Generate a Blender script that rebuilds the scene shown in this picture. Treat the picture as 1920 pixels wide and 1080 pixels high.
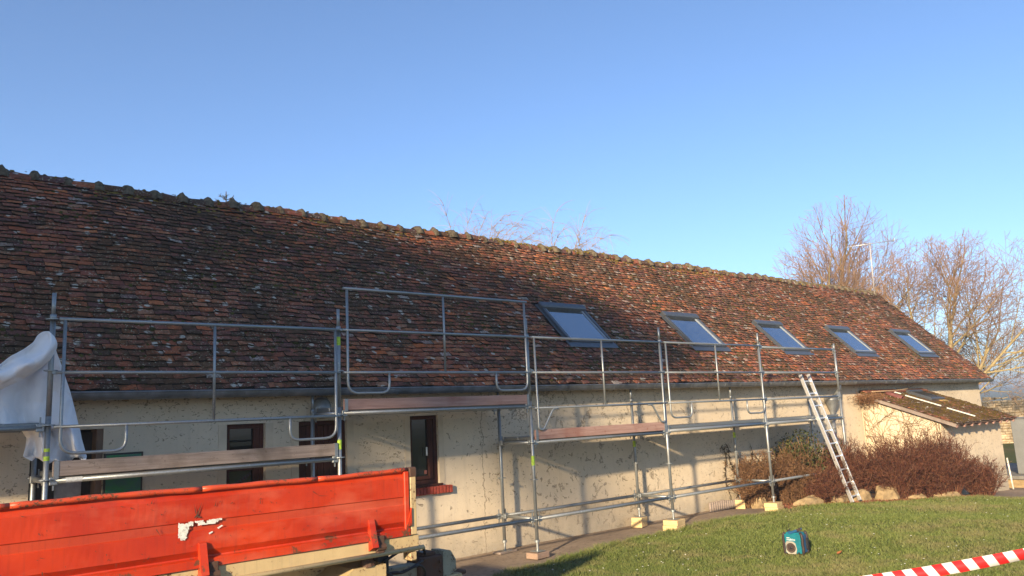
import bpy, math, random
import numpy as np
from mathutils import Vector, Matrix

# ------------------------------------------------------------------ clear
for o in list(bpy.data.objects):
    bpy.data.objects.remove(o)
scene = bpy.context.scene
COL = scene.collection
rng = np.random.default_rng(7)
random.seed(7)
R = math.radians

# ------------------------------------------------------------------ camera
# world: X runs along the house to the right, Y goes into the house, Z up
YAW, PIT, ROL, FPX = R(40.42174), R(9.50566), R(-2.83695), 1460.935
CAM = Vector((0, 0, 1.872))
_f = Vector((math.sin(YAW)*math.cos(PIT), math.cos(YAW)*math.cos(PIT), math.sin(PIT)))
_r = Vector((math.cos(YAW), -math.sin(YAW), 0)); _u = _r.cross(_f)
RT = math.cos(ROL)*_r + math.sin(ROL)*_u
UP = -math.sin(ROL)*_r + math.cos(ROL)*_u
cd = bpy.data.cameras.new('camera'); cam = bpy.data.objects.new('camera', cd); COL.objects.link(cam)
cd.sensor_width = 36; cd.lens = FPX/1920*36; cd.clip_start = .05; cd.clip_end = 6000
mw = Matrix((RT, UP, -_f)).transposed().to_4x4(); mw.translation = CAM
cam.matrix_world = mw
scene.camera = cam

# ------------------------------------------------------------------ light
SUN_EL = R(16.5)
TO_SUN = Vector((-.892*math.cos(SUN_EL), -.4526*math.cos(SUN_EL), math.sin(SUN_EL))).normalized()
w = bpy.data.worlds.new('World'); scene.world = w; w.use_nodes = True
wn = w.node_tree; wn.nodes.clear()
sky = wn.nodes.new('ShaderNodeTexSky'); sky.sky_type = 'NISHITA'; sky.sun_disc = False
sky.sun_elevation = SUN_EL; sky.sun_rotation = math.atan2(TO_SUN.x, TO_SUN.y)
sky.altitude = 100; sky.air_density = .75; sky.dust_density = .1; sky.ozone_density = 3.5
bg = wn.nodes.new('ShaderNodeBackground'); bg.inputs[1].default_value = .113
wo = wn.nodes.new('ShaderNodeOutputWorld')
wn.links.new(sky.outputs[0], bg.inputs[0]); wn.links.new(bg.outputs[0], wo.inputs[0])
sd = bpy.data.lights.new('sun', 'SUN'); sun = bpy.data.objects.new('sun', sd); COL.objects.link(sun)
sd.energy = 5.0; sd.angle = R(1.8); sd.color = (1.0, .80, .54)
sun.rotation_euler = (-TO_SUN).to_track_quat('-Z', 'Y').to_euler()
sun.location = (-20, -10, 20)
vs = scene.view_settings
vs.view_transform = 'Standard'; vs.look = 'None'; vs.gamma = 1; vs.exposure = 1.2; vs.use_curve_mapping = False

# ------------------------------------------------------------------ helpers
def ray(x, y): return _f + (x-960)/FPX*RT - (y-540)/FPX*UP
def onY(x, y, Y): d = ray(x, y); return CAM + d*(Y/d.y)
def onX(x, y, X): d = ray(x, y); return CAM + d*(X/d.x)
def depth(x, y, D): return CAM + ray(x, y)*D

ORG = {}
def tag(o, label=None, cat=None, group=None, kind=None):
    if label: o['label'] = label
    if cat: o['category'] = cat
    if group: o['group'] = group
    if kind: o['kind'] = kind
    return o
def thing(name, label, cat, loc=(0, 0, 0), group=None):
    o = bpy.data.objects.new(name, None); COL.objects.link(o); o.location = loc; o.empty_display_size = .2
    ORG[o.name] = Vector(loc)
    return tag(o, label, cat, group)
def np_mesh(name, V, F, attr=None):
    """V (n,3), F list of index arrays (m,k)"""
    me = bpy.data.meshes.new(name)
    V = np.asarray(V, dtype=np.float32)
    if not isinstance(F, (list, tuple)): F = [F]
    F = [np.asarray(f, dtype=np.int32) for f in F if len(f)]
    me.vertices.add(len(V)); me.vertices.foreach_set('co', V.ravel())
    nl = sum(f.size for f in F); npoly = sum(len(f) for f in F)
    me.loops.add(nl); me.polygons.add(npoly)
    me.loops.foreach_set('vertex_index', np.concatenate([f.ravel() for f in F]))
    tot = np.concatenate([np.full(len(f), f.shape[1], np.int32) for f in F])
    st = np.concatenate([[0], np.cumsum(tot)[:-1]]).astype(np.int32)
    me.polygons.foreach_set('loop_start', st)
    try: me.polygons.foreach_set('loop_total', tot)
    except Exception: pass
    me.update(calc_edges=True)
    if attr is not None:
        a = me.color_attributes.new('tcol', 'FLOAT_COLOR', 'POINT')
        c = np.ones((len(V), 4), np.float32); c[:, :3] = attr; a.data.foreach_set('color', c.ravel())
    me.validate()
    return me
def link(name, me, mat, parent=None, smooth=False, loc=None):
    o = bpy.data.objects.new(name, me); COL.objects.link(o)
    if mat is not None and not me.materials: me.materials.append(mat)
    if smooth: me.polygons.foreach_set('use_smooth', np.ones(len(me.polygons), bool))
    if parent is not None:
        o.parent = parent; ORG[o.name] = ORG[parent.name].copy()
    else: ORG[o.name] = Vector((0, 0, 0))
    if loc is not None:
        o.location = Vector(loc) - (ORG[parent.name] if parent is not None else Vector((0, 0, 0)))
        ORG[o.name] = Vector(loc)
    return o

class MB:
    """collects shapes given in world coordinates"""
    def __init__(s): s.v = []; s.f = []
    def add(s, vs, fs):
        b = len(s.v); s.v += [tuple(p) for p in vs]; s.f += [tuple(i+b for i in f) for f in fs]; return s
    def box(s, x0, x1, y0, y1, z0, z1, bev=0.0):
        if bev <= 0:
            return s.add([(x0,y0,z0),(x1,y0,z0),(x1,y1,z0),(x0,y1,z0),(x0,y0,z1),(x1,y0,z1),(x1,y1,z1),(x0,y1,z1)],
                     [(0,3,2,1),(4,5,6,7),(0,1,5,4),(1,2,6,5),(2,3,7,6),(3,0,4,7)])
        return s.obox(Vector(((x0+x1)/2,(y0+y1)/2,(z0+z1)/2)), Vector(((x1-x0)/2,0,0)), Vector((0,(y1-y0)/2,0)), Vector((0,0,(z1-z0)/2)), bev)
    def obox(s, c, a, b, d, bev=0.0):
        c, a, b, d = Vector(c), Vector(a), Vector(b), Vector(d)
        if bev <= 0:
            P = [c-a-b-d, c+a-b-d, c+a+b-d, c-a+b-d, c-a-b+d, c+a-b+d, c+a+b+d, c-a+b+d]
            return s.add(P, [(0,3,2,1),(4,5,6,7),(0,1,5,4),(1,2,6,5),(2,3,7,6),(3,0,4,7)])
        la, lb, ld = a.length, b.length, d.length
        ua, ub, ud = a/la, b/lb, d/ld
        bev = min(bev, .45*min(la, lb, ld)*2)
        vs = []; idx = {}
        for i in (-1, 1):
            for j in (-1, 1):
                for k in (-1, 1):
                    for ax in range(3):
                        m = [bev, bev, bev]; m[ax] = 0
                        idx[(i,j,k,ax)] = len(vs)
                        vs.append(c + ua*i*(la-m[0]) + ub*j*(lb-m[1]) + ud*k*(ld-m[2]))
        fs = []
        for i in (-1, 1):
            fs.append([idx[(i,j,k,0)] for j,k in ((-1,-1),(1,-1),(1,1),(-1,1))])
            fs.append([idx[(j,i,k,1)] for j,k in ((-1,-1),(1,-1),(1,1),(-1,1))])
            fs.append([idx[(j,k,i,2)] for j,k in ((-1,-1),(1,-1),(1,1),(-1,1))])
        for p in (-1, 1):
            for q in (-1, 1):
                fs.append([idx[(-1,p,q,1)], idx[(1,p,q,1)], idx[(1,p,q,2)], idx[(-1,p,q,2)]])
                fs.append([idx[(p,-1,q,0)], idx[(p,1,q,0)], idx[(p,1,q,2)], idx[(p,-1,q,2)]])
                fs.append([idx[(p,q,-1,0)], idx[(p,q,1,0)], idx[(p,q,1,1)], idx[(p,q,-1,1)]])
        for i in (-1, 1):
            for j in (-1, 1):
                for k in (-1, 1):
                    fs.append([idx[(i,j,k,0)], idx[(i,j,k,1)], idx[(i,j,k,2)]])
        # orient outward
        out = []
        for f in fs:
            ctr = sum((vs[i] for i in f), Vector())/len(f)
            n = (vs[f[1]]-vs[f[0]]).cross(vs[f[2]]-vs[f[0]])
            out.append(tuple(f) if n.dot(ctr-c) > 0 else tuple(reversed(f)))
        return s.add(vs, out)
    def tube(s, p0, p1, r0, r1=None, n=8, caps=True):
        return s.path([p0, p1], [r0, r0 if r1 is None else r1], n, caps)
    def path(s, pts, rad, n=8, caps=True, flat=None):
        pts = [Vector(p) for p in pts]
        if not hasattr(rad, '__len__'): rad = [rad]*len(pts)
        t0 = (pts[1]-pts[0]).normalized()
        ref = Vector((0, 0, 1)) if abs(t0.z) < .9 else Vector((1, 0, 0))
        a = t0.cross(ref).normalized()
        vs = []; L = len(pts)
        for i, p in enumerate(pts):
            t = (pts[min(i+1, L-1)]-pts[max(i-1, 0)]).normalized()
            a = (a - t*a.dot(t)).normalized(); b = t.cross(a)
            for k in range(n):
                q = 2*math.pi*k/n
                vs.append(p + (a*math.cos(q)+b*math.sin(q))*rad[i])
        fs = []
        for i in range(L-1):
            for k in range(n):
                k2 = (k+1) % n
                fs.append((i*n+k, i*n+k2, (i+1)*n+k2, (i+1)*n+k))
        if caps:
            fs.append(tuple(reversed(range(n)))); fs.append(tuple((L-1)*n+k for k in range(n)))
        return s.add(vs, fs)
    def disc(s, c, axis, r, th, n=16, r2=None):
        c = Vector(c); axis = Vector(axis).normalized()
        return s.path([c-axis*th/2, c+axis*th/2], [r, r if r2 is None else r2], n)
    def lathe(s, c, prof, n=20, axis='z'):
        vs = []; c = Vector(c)
        for (r, h) in prof:
            for k in range(n):
                q = 2*math.pi*k/n
                o = (r*math.cos(q), r*math.sin(q), h)
                if axis == 'y': o = (o[0], o[2], o[1])
                if axis == 'x': o = (o[2], o[0], o[1])
                vs.append(c+Vector(o))
        fs = [(i*n+k, i*n+(k+1) % n, (i+1)*n+(k+1) % n, (i+1)*n+k) for i in range(len(prof)-1) for k in range(n)]
        return s.add(vs, fs)
    def prism(s, poly, d):
        """poly: list of 3D points, extruded by d"""
        d = Vector(d); P = [Vector(p) for p in poly]; n = len(P)
        return s.add(P+[p+d for p in P], [tuple(reversed(range(n))), tuple(range(n, 2*n))] + [(i, (i+1) % n, n+(i+1) % n, n+i) for i in range(n)])
    def build(s, name, mat, parent=None, smooth=False, recalc=True, loc=None):
        org = Vector(loc) if loc is not None else (ORG[parent.name] if parent is not None else Vector((0, 0, 0)))
        me = bpy.data.meshes.new(name)
        me.from_pydata([(p[0]-org.x, p[1]-org.y, p[2]-org.z) for p in s.v], [], s.f)
        if recalc:
            import bmesh
            bm = bmesh.new(); bm.from_mesh(me); bmesh.ops.recalc_face_normals(bm, faces=bm.faces[:]); bm.to_mesh(me); bm.free()
        o = link(name, me, mat, parent, False, loc)
        if smooth:
            for p in me.polygons: p.use_smooth = len(p.vertices) == 4
        return o

def seg_mesh(P0, P1, R0, R1, n=3):
    """vectorised open tubes"""
    P0, P1 = np.asarray(P0, float), np.asarray(P1, float)
    R0, R1 = np.asarray(R0, float), np.asarray(R1, float)
    t = P1-P0; t /= np.linalg.norm(t, axis=1, keepdims=True)+1e-9
    ref = np.where(np.abs(t[:, 2:3]) < .9, np.array([[0, 0, 1.]]), np.array([[1., 0, 0]]))
    a = np.cross(t, ref); a /= np.linalg.norm(a, axis=1, keepdims=True); b = np.cross(t, a)
    q = 2*np.pi*np.arange(n)/n
    ring = a[:, None]*np.cos(q)[None, :, None] + b[:, None]*np.sin(q)[None, :, None]
    V = np.concatenate([P0[:, None]+ring*R0[:, None, None], P1[:, None]+ring*R1[:, None, None]], axis=1)
    base = (np.arange(len(P0))*2*n)[:, None]
    k = np.arange(n); k2 = (k+1) % n
    F = np.stack([base+k, base+k2, base+n+k2, base+n+k], axis=2).reshape(-1, 4)
    return V.reshape(-1, 3), F

def seg_obj(name, segs, mat, parent=None, n=3, smooth=True, attr=None):
    P0 = np.array([s[0] for s in segs]); P1 = np.array([s[1] for s in segs])
    V, F = seg_mesh(P0, P1, [s[2] for s in segs], [s[3] for s in segs], n)
    if parent is not None: V = V - np.array(ORG[parent.name])
    return link(name, np_mesh(name, V, F), mat, parent, smooth)

# ------------------------------------------------------------------ material helpers
class NT:
    def __init__(s, name):
        s.m = bpy.data.materials.new(name); s.m.use_nodes = True
        s.t = s.m.node_tree; s.b = s.t.nodes['Principled BSDF']; s.out = s.t.nodes['Material Output']
    def n(s, ty, **kw):
        x = s.t.nodes.new(ty)
        for k, v in kw.items(): setattr(x, k, v)
        return x
    def l(s, a, b): s.t.links.new(a, b)
    def set(s, x, i, v):
        if hasattr(v, 'is_linked') or isinstance(v, bpy.types.NodeSocket): s.l(v, x.inputs[i])
        else: x.inputs[i].default_value = v
    def pos(s):
        return s.n('ShaderNodeNewGeometry').outputs['Position']
    def mapv(s, v, scale=(1, 1, 1), loc=(0, 0, 0), rot=(0, 0, 0)):
        x = s.n('ShaderNodeMapping'); s.l(v, x.inputs[0]); x.inputs[1].default_value = loc; x.inputs[2].default_value = rot; x.inputs[3].default_value = scale
        return x.outputs[0]
    def noise(s, v, scale=5, detail=4, rough=.55, out='Fac', dist=0):
        x = s.n('ShaderNodeTexNoise'); s.l(v, x.inputs['Vector']); x.inputs['Scale'].default_value = scale
        x.inputs['Detail'].default_value = detail; x.inputs['Roughness'].default_value = rough; x.inputs['Distortion'].default_value = dist
        return x.outputs[out]
    def voro(s, v, scale=5, out='Distance', feature='F1', rand=1):
        x = s.n('ShaderNodeTexVoronoi', feature=feature); s.l(v, x.inputs['Vector']); x.inputs['Scale'].default_value = scale
        x.inputs['Randomness'].default_value = rand
        return x.outputs[out]
    def ramp(s, fac, stops, interp='LINEAR'):
        x = s.n('ShaderNodeValToRGB'); s.l(fac, x.inputs[0]); cr = x.color_ramp; cr.interpolation = interp
        while len(cr.elements) < len(stops): cr.elements.new(.5)
        for e, (p, c) in zip(cr.elements, stops):
            e.position = p; e.color = (c, c, c, 1) if not hasattr(c, '__len__') else (*c, 1)
        return x.outputs[0]
    def mix(s, fac, a, b, mode='MIX'):
        x = s.n('ShaderNodeMix', data_type='RGBA', blend_type=mode)
        for i, v in ((0, fac), (6, a), (7, b)):
            if isinstance(v, bpy.types.NodeSocket): s.l(v, x.inputs[i])
            elif hasattr(v, '__len__'): x.inputs[i].default_value = (*v, 1)
            else: x.inputs[i].default_value = v
        return x.outputs[2]
    def math(s, op, a, b=0, clamp=False):
        x = s.n('ShaderNodeMath', operation=op, use_clamp=clamp); s.set(x, 0, a); s.set(x, 1, b); return x.outputs[0]
    def sep(s, v):
        x = s.n('ShaderNodeSeparateXYZ'); s.l(v, x.inputs[0]); return x.outputs
    def attr(s, name):
        return s.n('ShaderNodeAttribute', attribute_name=name).outputs['Color']
    def bump(s, h, strength=.4, dist=.01):
        x = s.n('ShaderNodeBump'); x.inputs['Strength'].default_value = strength; x.inputs['Distance'].default_value = dist
        s.l(h, x.inputs['Height']); s.l(x.outputs[0], s.b.inputs['Normal'])
    def fin(s, col, rough=.8, metal=0, spec=.3):
        s.set(s.b, 'Base Color', col if isinstance(col, bpy.types.NodeSocket) else (*col, 1))
        s.set(s.b, 'Roughness', rough); s.set(s.b, 'Metallic', metal); s.b.inputs['Specular IOR Level'].default_value = spec
        return s.m

def mat_plain(name, col, rough=.6, metal=0, spec=.4, var=.25, scale=12, bump=.0):
    t = NT(name); p = t.pos(); nz = t.noise(p, scale, 5)
    c = t.mix(t.ramp(nz, [(.3, 0), (.7, 1)]), tuple(x*(1-var) for x in col), tuple(min(1, x*(1+var)) for x in col))
    if bump: t.bump(nz, bump, .005)
    return t.fin(c, rough, metal, spec)

def mat_tile(name, moss=1.0):
    t = NT(name); p = t.pos(); at = t.sep(t.attr('tcol'))
    base = t.ramp(at[0], [(0, (.13, .064, .060)), (.20, (.22, .080, .060)), (.38, (.30, .098, .058)), (.54, (.37, .112, .050)),
                          (.70, (.25, .105, .080)), (.84, (.47, .135, .052)), (.94, (.36, .19, .12)), (1, (.56, .185, .070))])
    n1 = t.noise(p, 38, 5, .65)
    base = t.mix(.55, base, t.ramp(n1, [(.28, (.5, .5, .5)), (.72, (1.4, 1.35, 1.22))]), 'MULTIPLY')
    base = t.mix(t.math('MULTIPLY', t.ramp(t.noise(t.mapv(p, loc=(9, 1, 2)), .5, 3), [(.42, 0), (.62, 1)]), .40), base, (.12, .070, .070))
    # black algae crust and moss in drifting patches
    big = t.noise(p, .9, 4, .6); mid = t.noise(p, 9, 6, .7)
    crust = t.math('ADD', t.math('MULTIPLY', big, .6), t.math('MULTIPLY', mid, .75))
    crust = t.math('ADD', crust, t.math('MULTIPLY', at[1], .16))
    cm = t.ramp(crust, [(.70, 0), (.80, 1)])
    ccol = t.mix(t.noise(p, 3, 3), (.030, .025, .020), (.085, .070, .034))
    base = t.mix(t.math('MULTIPLY', cm, .72*moss), base, ccol)
    # green moss
    g = t.noise(t.mapv(p, loc=(31, 7, 3)), 1.3, 6, .72)
    gm = t.math('MULTIPLY', t.ramp(g, [(.63, 0), (.71, 1)]), t.ramp(t.noise(p, 22, 3), [(.42, 0), (.55, 1)]))
    base = t.mix(t.math('MULTIPLY', gm, .85*moss), base, t.mix(n1, (.05, .055, .018), (.16, .15, .045)))
    # pale lichen rosettes
    lv = t.voro(p, 6.5, 'Distance')
    lmask = t.noise(t.mapv(p, loc=(3, 9, 1)), 3.5, 3, .6)
    lic = t.math('MULTIPLY', t.ramp(t.math('ADD', lv, t.math('MULTIPLY', n1, .30)), [(.36, 1), (.42, 0)]), t.ramp(lmask, [(.50, 0), (.56, 1)]))
    base = t.mix(t.math('MULTIPLY', lic, .85), base, t.mix(mid, (.42, .40, .33), (.62, .60, .54)))
    sp = t.math('MULTIPLY', t.ramp(t.noise(t.mapv(p, loc=(8, 2, 5)), 40, 3, .6), [(.60, 0), (.64, 1)]), t.ramp(t.noise(p, 2.6, 3), [(.34, 0), (.56, 1)]))
    base = t.mix(t.math('MULTIPLY', sp, .8), base, (.44, .42, .30))
    bk = t.ramp(t.noise(t.mapv(p, loc=(1, 4, 8)), 27, 5, .75), [(.56, 0), (.66, 1)])
    base = t.mix(t.math('MULTIPLY', bk, .5), base, (.035, .028, .020))
    # a few tiles bleached whole
    wh = t.math('MULTIPLY', t.ramp(at[2], [(.982, 0), (.988, 1)]), t.ramp(n1, [(.42, .15), (.55, 1)]))
    base = t.mix(t.math('MULTIPLY', wh, .75), base, t.mix(n1, (.25, .23, .20), (.60, .57, .53)))
    hgt = t.math('ADD', n1, t.math('MULTIPLY', mid, .8)); t.bump(hgt, .8, .012)
    return t.fin(base, .92, 0, .15)

def mat_render():
    t = NT('lime_render'); p = t.pos(); s = t.sep(p)
    big = t.noise(p, .8, 5, .6); fine = t.noise(p, 45, 5, .7); mid = t.noise(p, 6, 5, .6)
    c = t.mix(t.ramp(big, [(.3, 0), (.7, 1)]), (.60, .485, .335), (.68, .57, .415))
    c = t.mix(t.ramp(mid, [(.45, 0), (.75, .35)]), c, (.55, .46, .34))
    # elongated gouges of the rough cast
    q = t.mapv(p, (1.0, 1, 1.5), rot=(0, .5, 0))
    fl = t.noise(q, 21, 2, .5, dist=1.3)
    dens = t.noise(t.mapv(p, loc=(4, 0, 9)), .55, 3)
    under = t.ramp(s[2], [(0.0, 0), (1.0, 1)])
    hi = t.math('MULTIPLY', t.math('SUBTRACT', s[2], 1.75), .13, True)
    thr = t.math('SUBTRACT', t.math('ADD', fl, t.math('ADD', hi, t.math('MULTIPLY', dens, .34))), .17)
    fm = t.ramp(thr, [(.655, 0), (.69, 1)])
    c = t.mix(t.math('MULTIPLY', fm, .62), c, (.15, .115, .08))
    # larger scabs where render has come off, in the middle of the wall
    sc = t.noise(t.mapv(p, loc=(2, 0, 5)), 7.5, 4, .6, dist=.9)
    zone = t.math('MULTIPLY', t.ramp(t.math('ABSOLUTE', t.math('SUBTRACT', s[0], 9.4), 0), [(0, 1), (1, 0)]), 1)
    zr = t.n('ShaderNodeMapRange'); t.l(t.math('ABSOLUTE', t.math('SUBTRACT', s[0], 9.6)), zr.inputs[0])
    zr.inputs[1].default_value = 1.2; zr.inputs[2].default_value = 3.4; zr.inputs[3].default_value = .085; zr.inputs[4].default_value = 0
    scm = t.ramp(t.math('ADD', sc, zr.outputs[0]), [(.69, 0), (.71, 1)])
    ring = t.ramp(t.math('ADD', sc, zr.outputs[0]), [(.66, 0), (.70, 1), (.73, .25)])
    c = t.mix(t.math('MULTIPLY', ring, .85), c, (.17, .13, .09))
    # rising damp and flaking along the base
    dz = t.n('ShaderNodeMapRange'); t.l(t.math('ADD', s[2], t.math('MULTIPLY', mid, -.5)), dz.inputs[0])
    dz.inputs[1].default_value = -.26; dz.inputs[2].default_value = .26; dz.inputs[3].default_value = 1; dz.inputs[4].default_value = 0
    c = t.mix(t.math('MULTIPLY', dz.outputs[0], .75), c, t.mix(fine, (.20, .165, .11), (.46, .41, .33)))
    ck = t.math('ABSOLUTE', t.math('SUBTRACT', t.math('ADD', s[0], t.math('MULTIPLY', t.noise(p, 3.5, 5, .7), .22)), 7.27))
    c = t.mix(t.math('MULTIPLY', t.ramp(ck, [(.0, 1), (.011, 0)]), .75), c, (.16, .12, .085))
    # faint vertical rain streaks
    st = t.noise(t.mapv(p, (5, 5, .25)), 2.2, 4, .6)
    c = t.mix(t.ramp(st, [(.55, 0), (.8, .28)]), c, (.34, .29, .22))
    h = t.math('SUBTRACT', t.math('ADD', t.math('MULTIPLY', fine, .35), t.math('MULTIPLY', mid, .5)), t.math('ADD', t.math('MULTIPLY', fm, .8), t.math('MULTIPLY', scm, .7)))
    t.bump(h, .7, .012)
    return t.fin(c, .93, 0, .12)

def mat_galv(name='galvanised_steel', tint=1.0):
    t = NT(name); p = t.pos()
    n1 = t.noise(p, 55, 4, .6); n2 = t.noise(p, 5, 4)
    c = t.mix(n1, (.20*tint, .215*tint, .22*tint), (.42*tint, .44*tint, .435*tint))
    c = t.mix(t.ramp(n2, [(.5, 0), (.75, .6)]), c, (.27, .25, .22))
    spl = t.ramp(t.noise(t.mapv(p, loc=(5, 5, 5)), 30, 3), [(.68, 0), (.72, 1)])
    c = t.mix(t.math('MULTIPLY', spl, .6), c, (.62, .60, .56))
    t.bump(n1, .15, .003)
    return t.fin(c, t.math('ADD', t.math('MULTIPLY', n1, .3), .30), .65, .5)

def mat_wood(name, c0, c1, axis=0, dark=(.10, .075, .055), gs=1.0):
    t = NT(name); p = t.pos()
    sc = [14*gs, 14*gs, 14*gs]; sc[axis] = .8*gs
    g = t.noise(t.mapv(p, tuple(sc)), 3, 6, .65, dist=.4); b = t.noise(p, 2.5, 5)
    c = t.mix(t.ramp(g, [(.3, 0), (.7, 1)]), c0, c1)
    c = t.mix(t.ramp(b, [(.5, 0), (.72, .7)]), c, dark)
    scr = t.ramp(t.noise(t.mapv(p, loc=(7, 1, 3)), 17, 4, .6), [(.64, 0), (.68, 1)])
    c = t.mix(t.math('MULTIPLY', scr, .5), c, dark)
    t.bump(g, .4, .004)
    return t.fin(c, .82, 0, .2)

def mat_paint(name, col, rust=.5, scale=1.0, rough=.42):
    t = NT(name); p = t.pos()
    n1 = t.noise(p, 2.2*scale, 6, .65); n2 = t.noise(p, 34*scale, 5, .7); n3 = t.noise(t.mapv(p, (6, 6, 1.2)), 3*scale, 5, .6)
    c = t.mix(t.ramp(n1, [(.3, 0), (.75, 1)]), col, tuple(x*.72 for x in col))
    # dull scuffs
    c = t.mix(t.ramp(n3, [(.55, 0), (.8, .35)]), c, tuple(min(1, x*.5+.08) for x in col))
    rm = t.ramp(t.math('ADD', t.math('MULTIPLY', n1, .55), t.math('MULTIPLY', n2, .5)), [(.66-.10*rust, 0), (.70-.10*rust, 1)])
    rc = t.mix(n2, (.035, .018, .012), (.16, .065, .028))
    chip = t.math('MULTIPLY', t.ramp(t.noise(t.mapv(p, loc=(3, 1, 2)), 42, 3, .6), [(.665, 0), (.69, 1)]), t.ramp(n3, [(.45, 0), (.65, 1)]))
    c = t.mix(t.math('MULTIPLY', chip, .8), c, rc)
    run = t.math('MULTIPLY', t.ramp(t.noise(t.mapv(p, (22, 22, 1.3)), 1.6, 4, .6), [(.56, 0), (.72, 1)]), .35)
    c = t.mix(run, c, tuple(x*.45+.02 for x in col))
    c = t.mix(rm, c, rc)
    h = t.math('SUBTRACT', t.math('MULTIPLY', n1, .5), t.math('MULTIPLY', rm, .4)); t.bump(h, .35, .01)
    return t.fin(c, t.math('ADD', t.math('MULTIPLY', rm, .4), t.math('ADD', t.math('MULTIPLY', n3, .25), rough-.1)), 0, .45)

TILE = mat_tile('clay_tile')
EDGED = mat_plain('mossy_shadow_edge', (.030, .024, .018), .95, 0, .1, .6, 14)  # tile front edges painted dark as the shadow gap under each course, with moss
RENDER = mat_render()
GALV = mat_galv()
ALU = mat_plain('aluminium', (.72, .70, .66), .38, .7, .5, .12, 30)
ZINC = mat_plain('zinc_gutter', (.20, .205, .205), .45, .5, .4, .3, 6, .1)
GREYWOOD = mat_wood('weathered_plank', (.20, .155, .125), (.34, .275, .235))
PINKWOOD = mat_wood('pinkish_plank', (.27, .155, .125), (.42, .27, .225), dark=(.20, .07, .05))
NEWWOOD = mat_wood('fresh_timber', (.62, .42, .19), (.74, .55, .29), dark=(.45, .28, .11), gs=2)
GREYBLOCK = mat_wood('dusty_timber', (.26, .17, .12), (.38, .27, .20), gs=2)
BROWNWOOD = mat_wood('brown_stained_wood', (.050, .017, .012), (.085, .028, .018), axis=2, dark=(.03, .012, .01))
REVEALWOOD = mat_wood('pale_brown_lining', (.17, .105, .07), (.24, .15, .10), axis=2)
RED = mat_paint('orange_red_paint', (.60, .038, .006), .22, .55, .50)
REDEDGE = mat_paint('worn_red_edge', (.58, .070, .02), .95, 1.6)
CREAM = mat_paint('rusty_cream_paint', (.58, .43, .22), .75, 1.3, .5)
RUST = mat_paint('rusted_iron', (.09, .045, .028), .8, 2, .75)
GREENGREY = mat_paint('mouldy_grey_paint', (.33, .31, .22), .9, 3, .7)
BLACK = mat_plain('black_rubber', (.018, .018, .019), .55, 0, .4)
DARK = mat_plain('dark_interior', (.012, .010, .010), .8)  # near-black colour of the flat panels standing in for unlit rooms
STICKER = mat_plain('lime_sticker', (.42, .60, .06), .5, 0, .3, .35, 60)
WHITESTICK = mat_plain('white_sticker', (.66, .66, .60), .6, 0, .3, .2, 60)
SKYFRAME = mat_plain('grey_aluminium_frame', (.12, .13, .14), .38, .55, .5, .15, 20)
MORTAR = mat_plain('old_mortar', (.125, .10, .066), .95, 0, .1, .5, 20, .8)
BRICK = mat_plain('red_brick', (.30, .055, .035), .85, 0, .2, .35, 25, .4)
JOINT = mat_plain('pale_joint', (.52, .45, .36), .9, 0, .1, .2, 25)
STONE = mat_plain('ochre_limestone', (.31, .22, .115), .92, 0, .15, .35, 9, .8)

def mat_glass(name, tint, ior=1.9, rough=.02):
    t = NT(name); p = t.pos()
    n = t.noise(p, 1.2, 2)
    m = t.fin(t.mix(t.noise(p, 2.2, 2, .5), tuple(x*.75 for x in tint), tint), t.ramp(n, [(.4, rough), (.8, rough+.06)]), 0, .5)
    t.b.inputs['IOR'].default_value = ior; t.b.inputs['Coat Weight'].default_value = .6; t.b.inputs['Coat Roughness'].default_value = .01
    return m
def mat_clear(name, tint, ior):
    t = NT(name); fr = t.n('ShaderNodeFresnel'); fr.inputs[0].default_value = ior
    tr = t.n('ShaderNodeBsdfTransparent'); tr.inputs[0].default_value = (*tint, 1); gl = t.n('ShaderNodeBsdfGlossy'); gl.inputs['Roughness'].default_value = .015; gl.inputs[0].default_value = (.9, .95, 1, 1)
    df = t.n('ShaderNodeBsdfDiffuse'); df.inputs[0].default_value = (.5, .52, .52, 1); mx0 = t.n('ShaderNodeMixShader')
    t.l(t.ramp(t.noise(t.pos(), 3.5, 5, .65), [(.35, .03), (.75, .14)]), mx0.inputs[0]); t.l(tr.outputs[0], mx0.inputs[1]); t.l(df.outputs[0], mx0.inputs[2])
    mx = t.n('ShaderNodeMixShader'); t.l(fr.outputs[0], mx.inputs[0]); t.l(mx0.outputs[0], mx.inputs[1]); t.l(gl.outputs[0], mx.inputs[2]); t.l(mx.outputs[0], t.out.inputs['Surface']); return t.m
PANE = mat_clear('skylight_glass', (.85, .92, .95), 7.5)
WINPANE = mat_glass('window_glass', (.012, .016, .015), 1.5)

def ter(x):
    """terrain height: level beside the house, falling gently past the scaffold"""
    x = np.asarray(x, float)
    t = np.clip((x-12.5)/13.5, 0, 1)
    return -.62*(t*t*(3-2*t)*.55+t*.45)
def terz(x): return float(ter(x))

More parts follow.
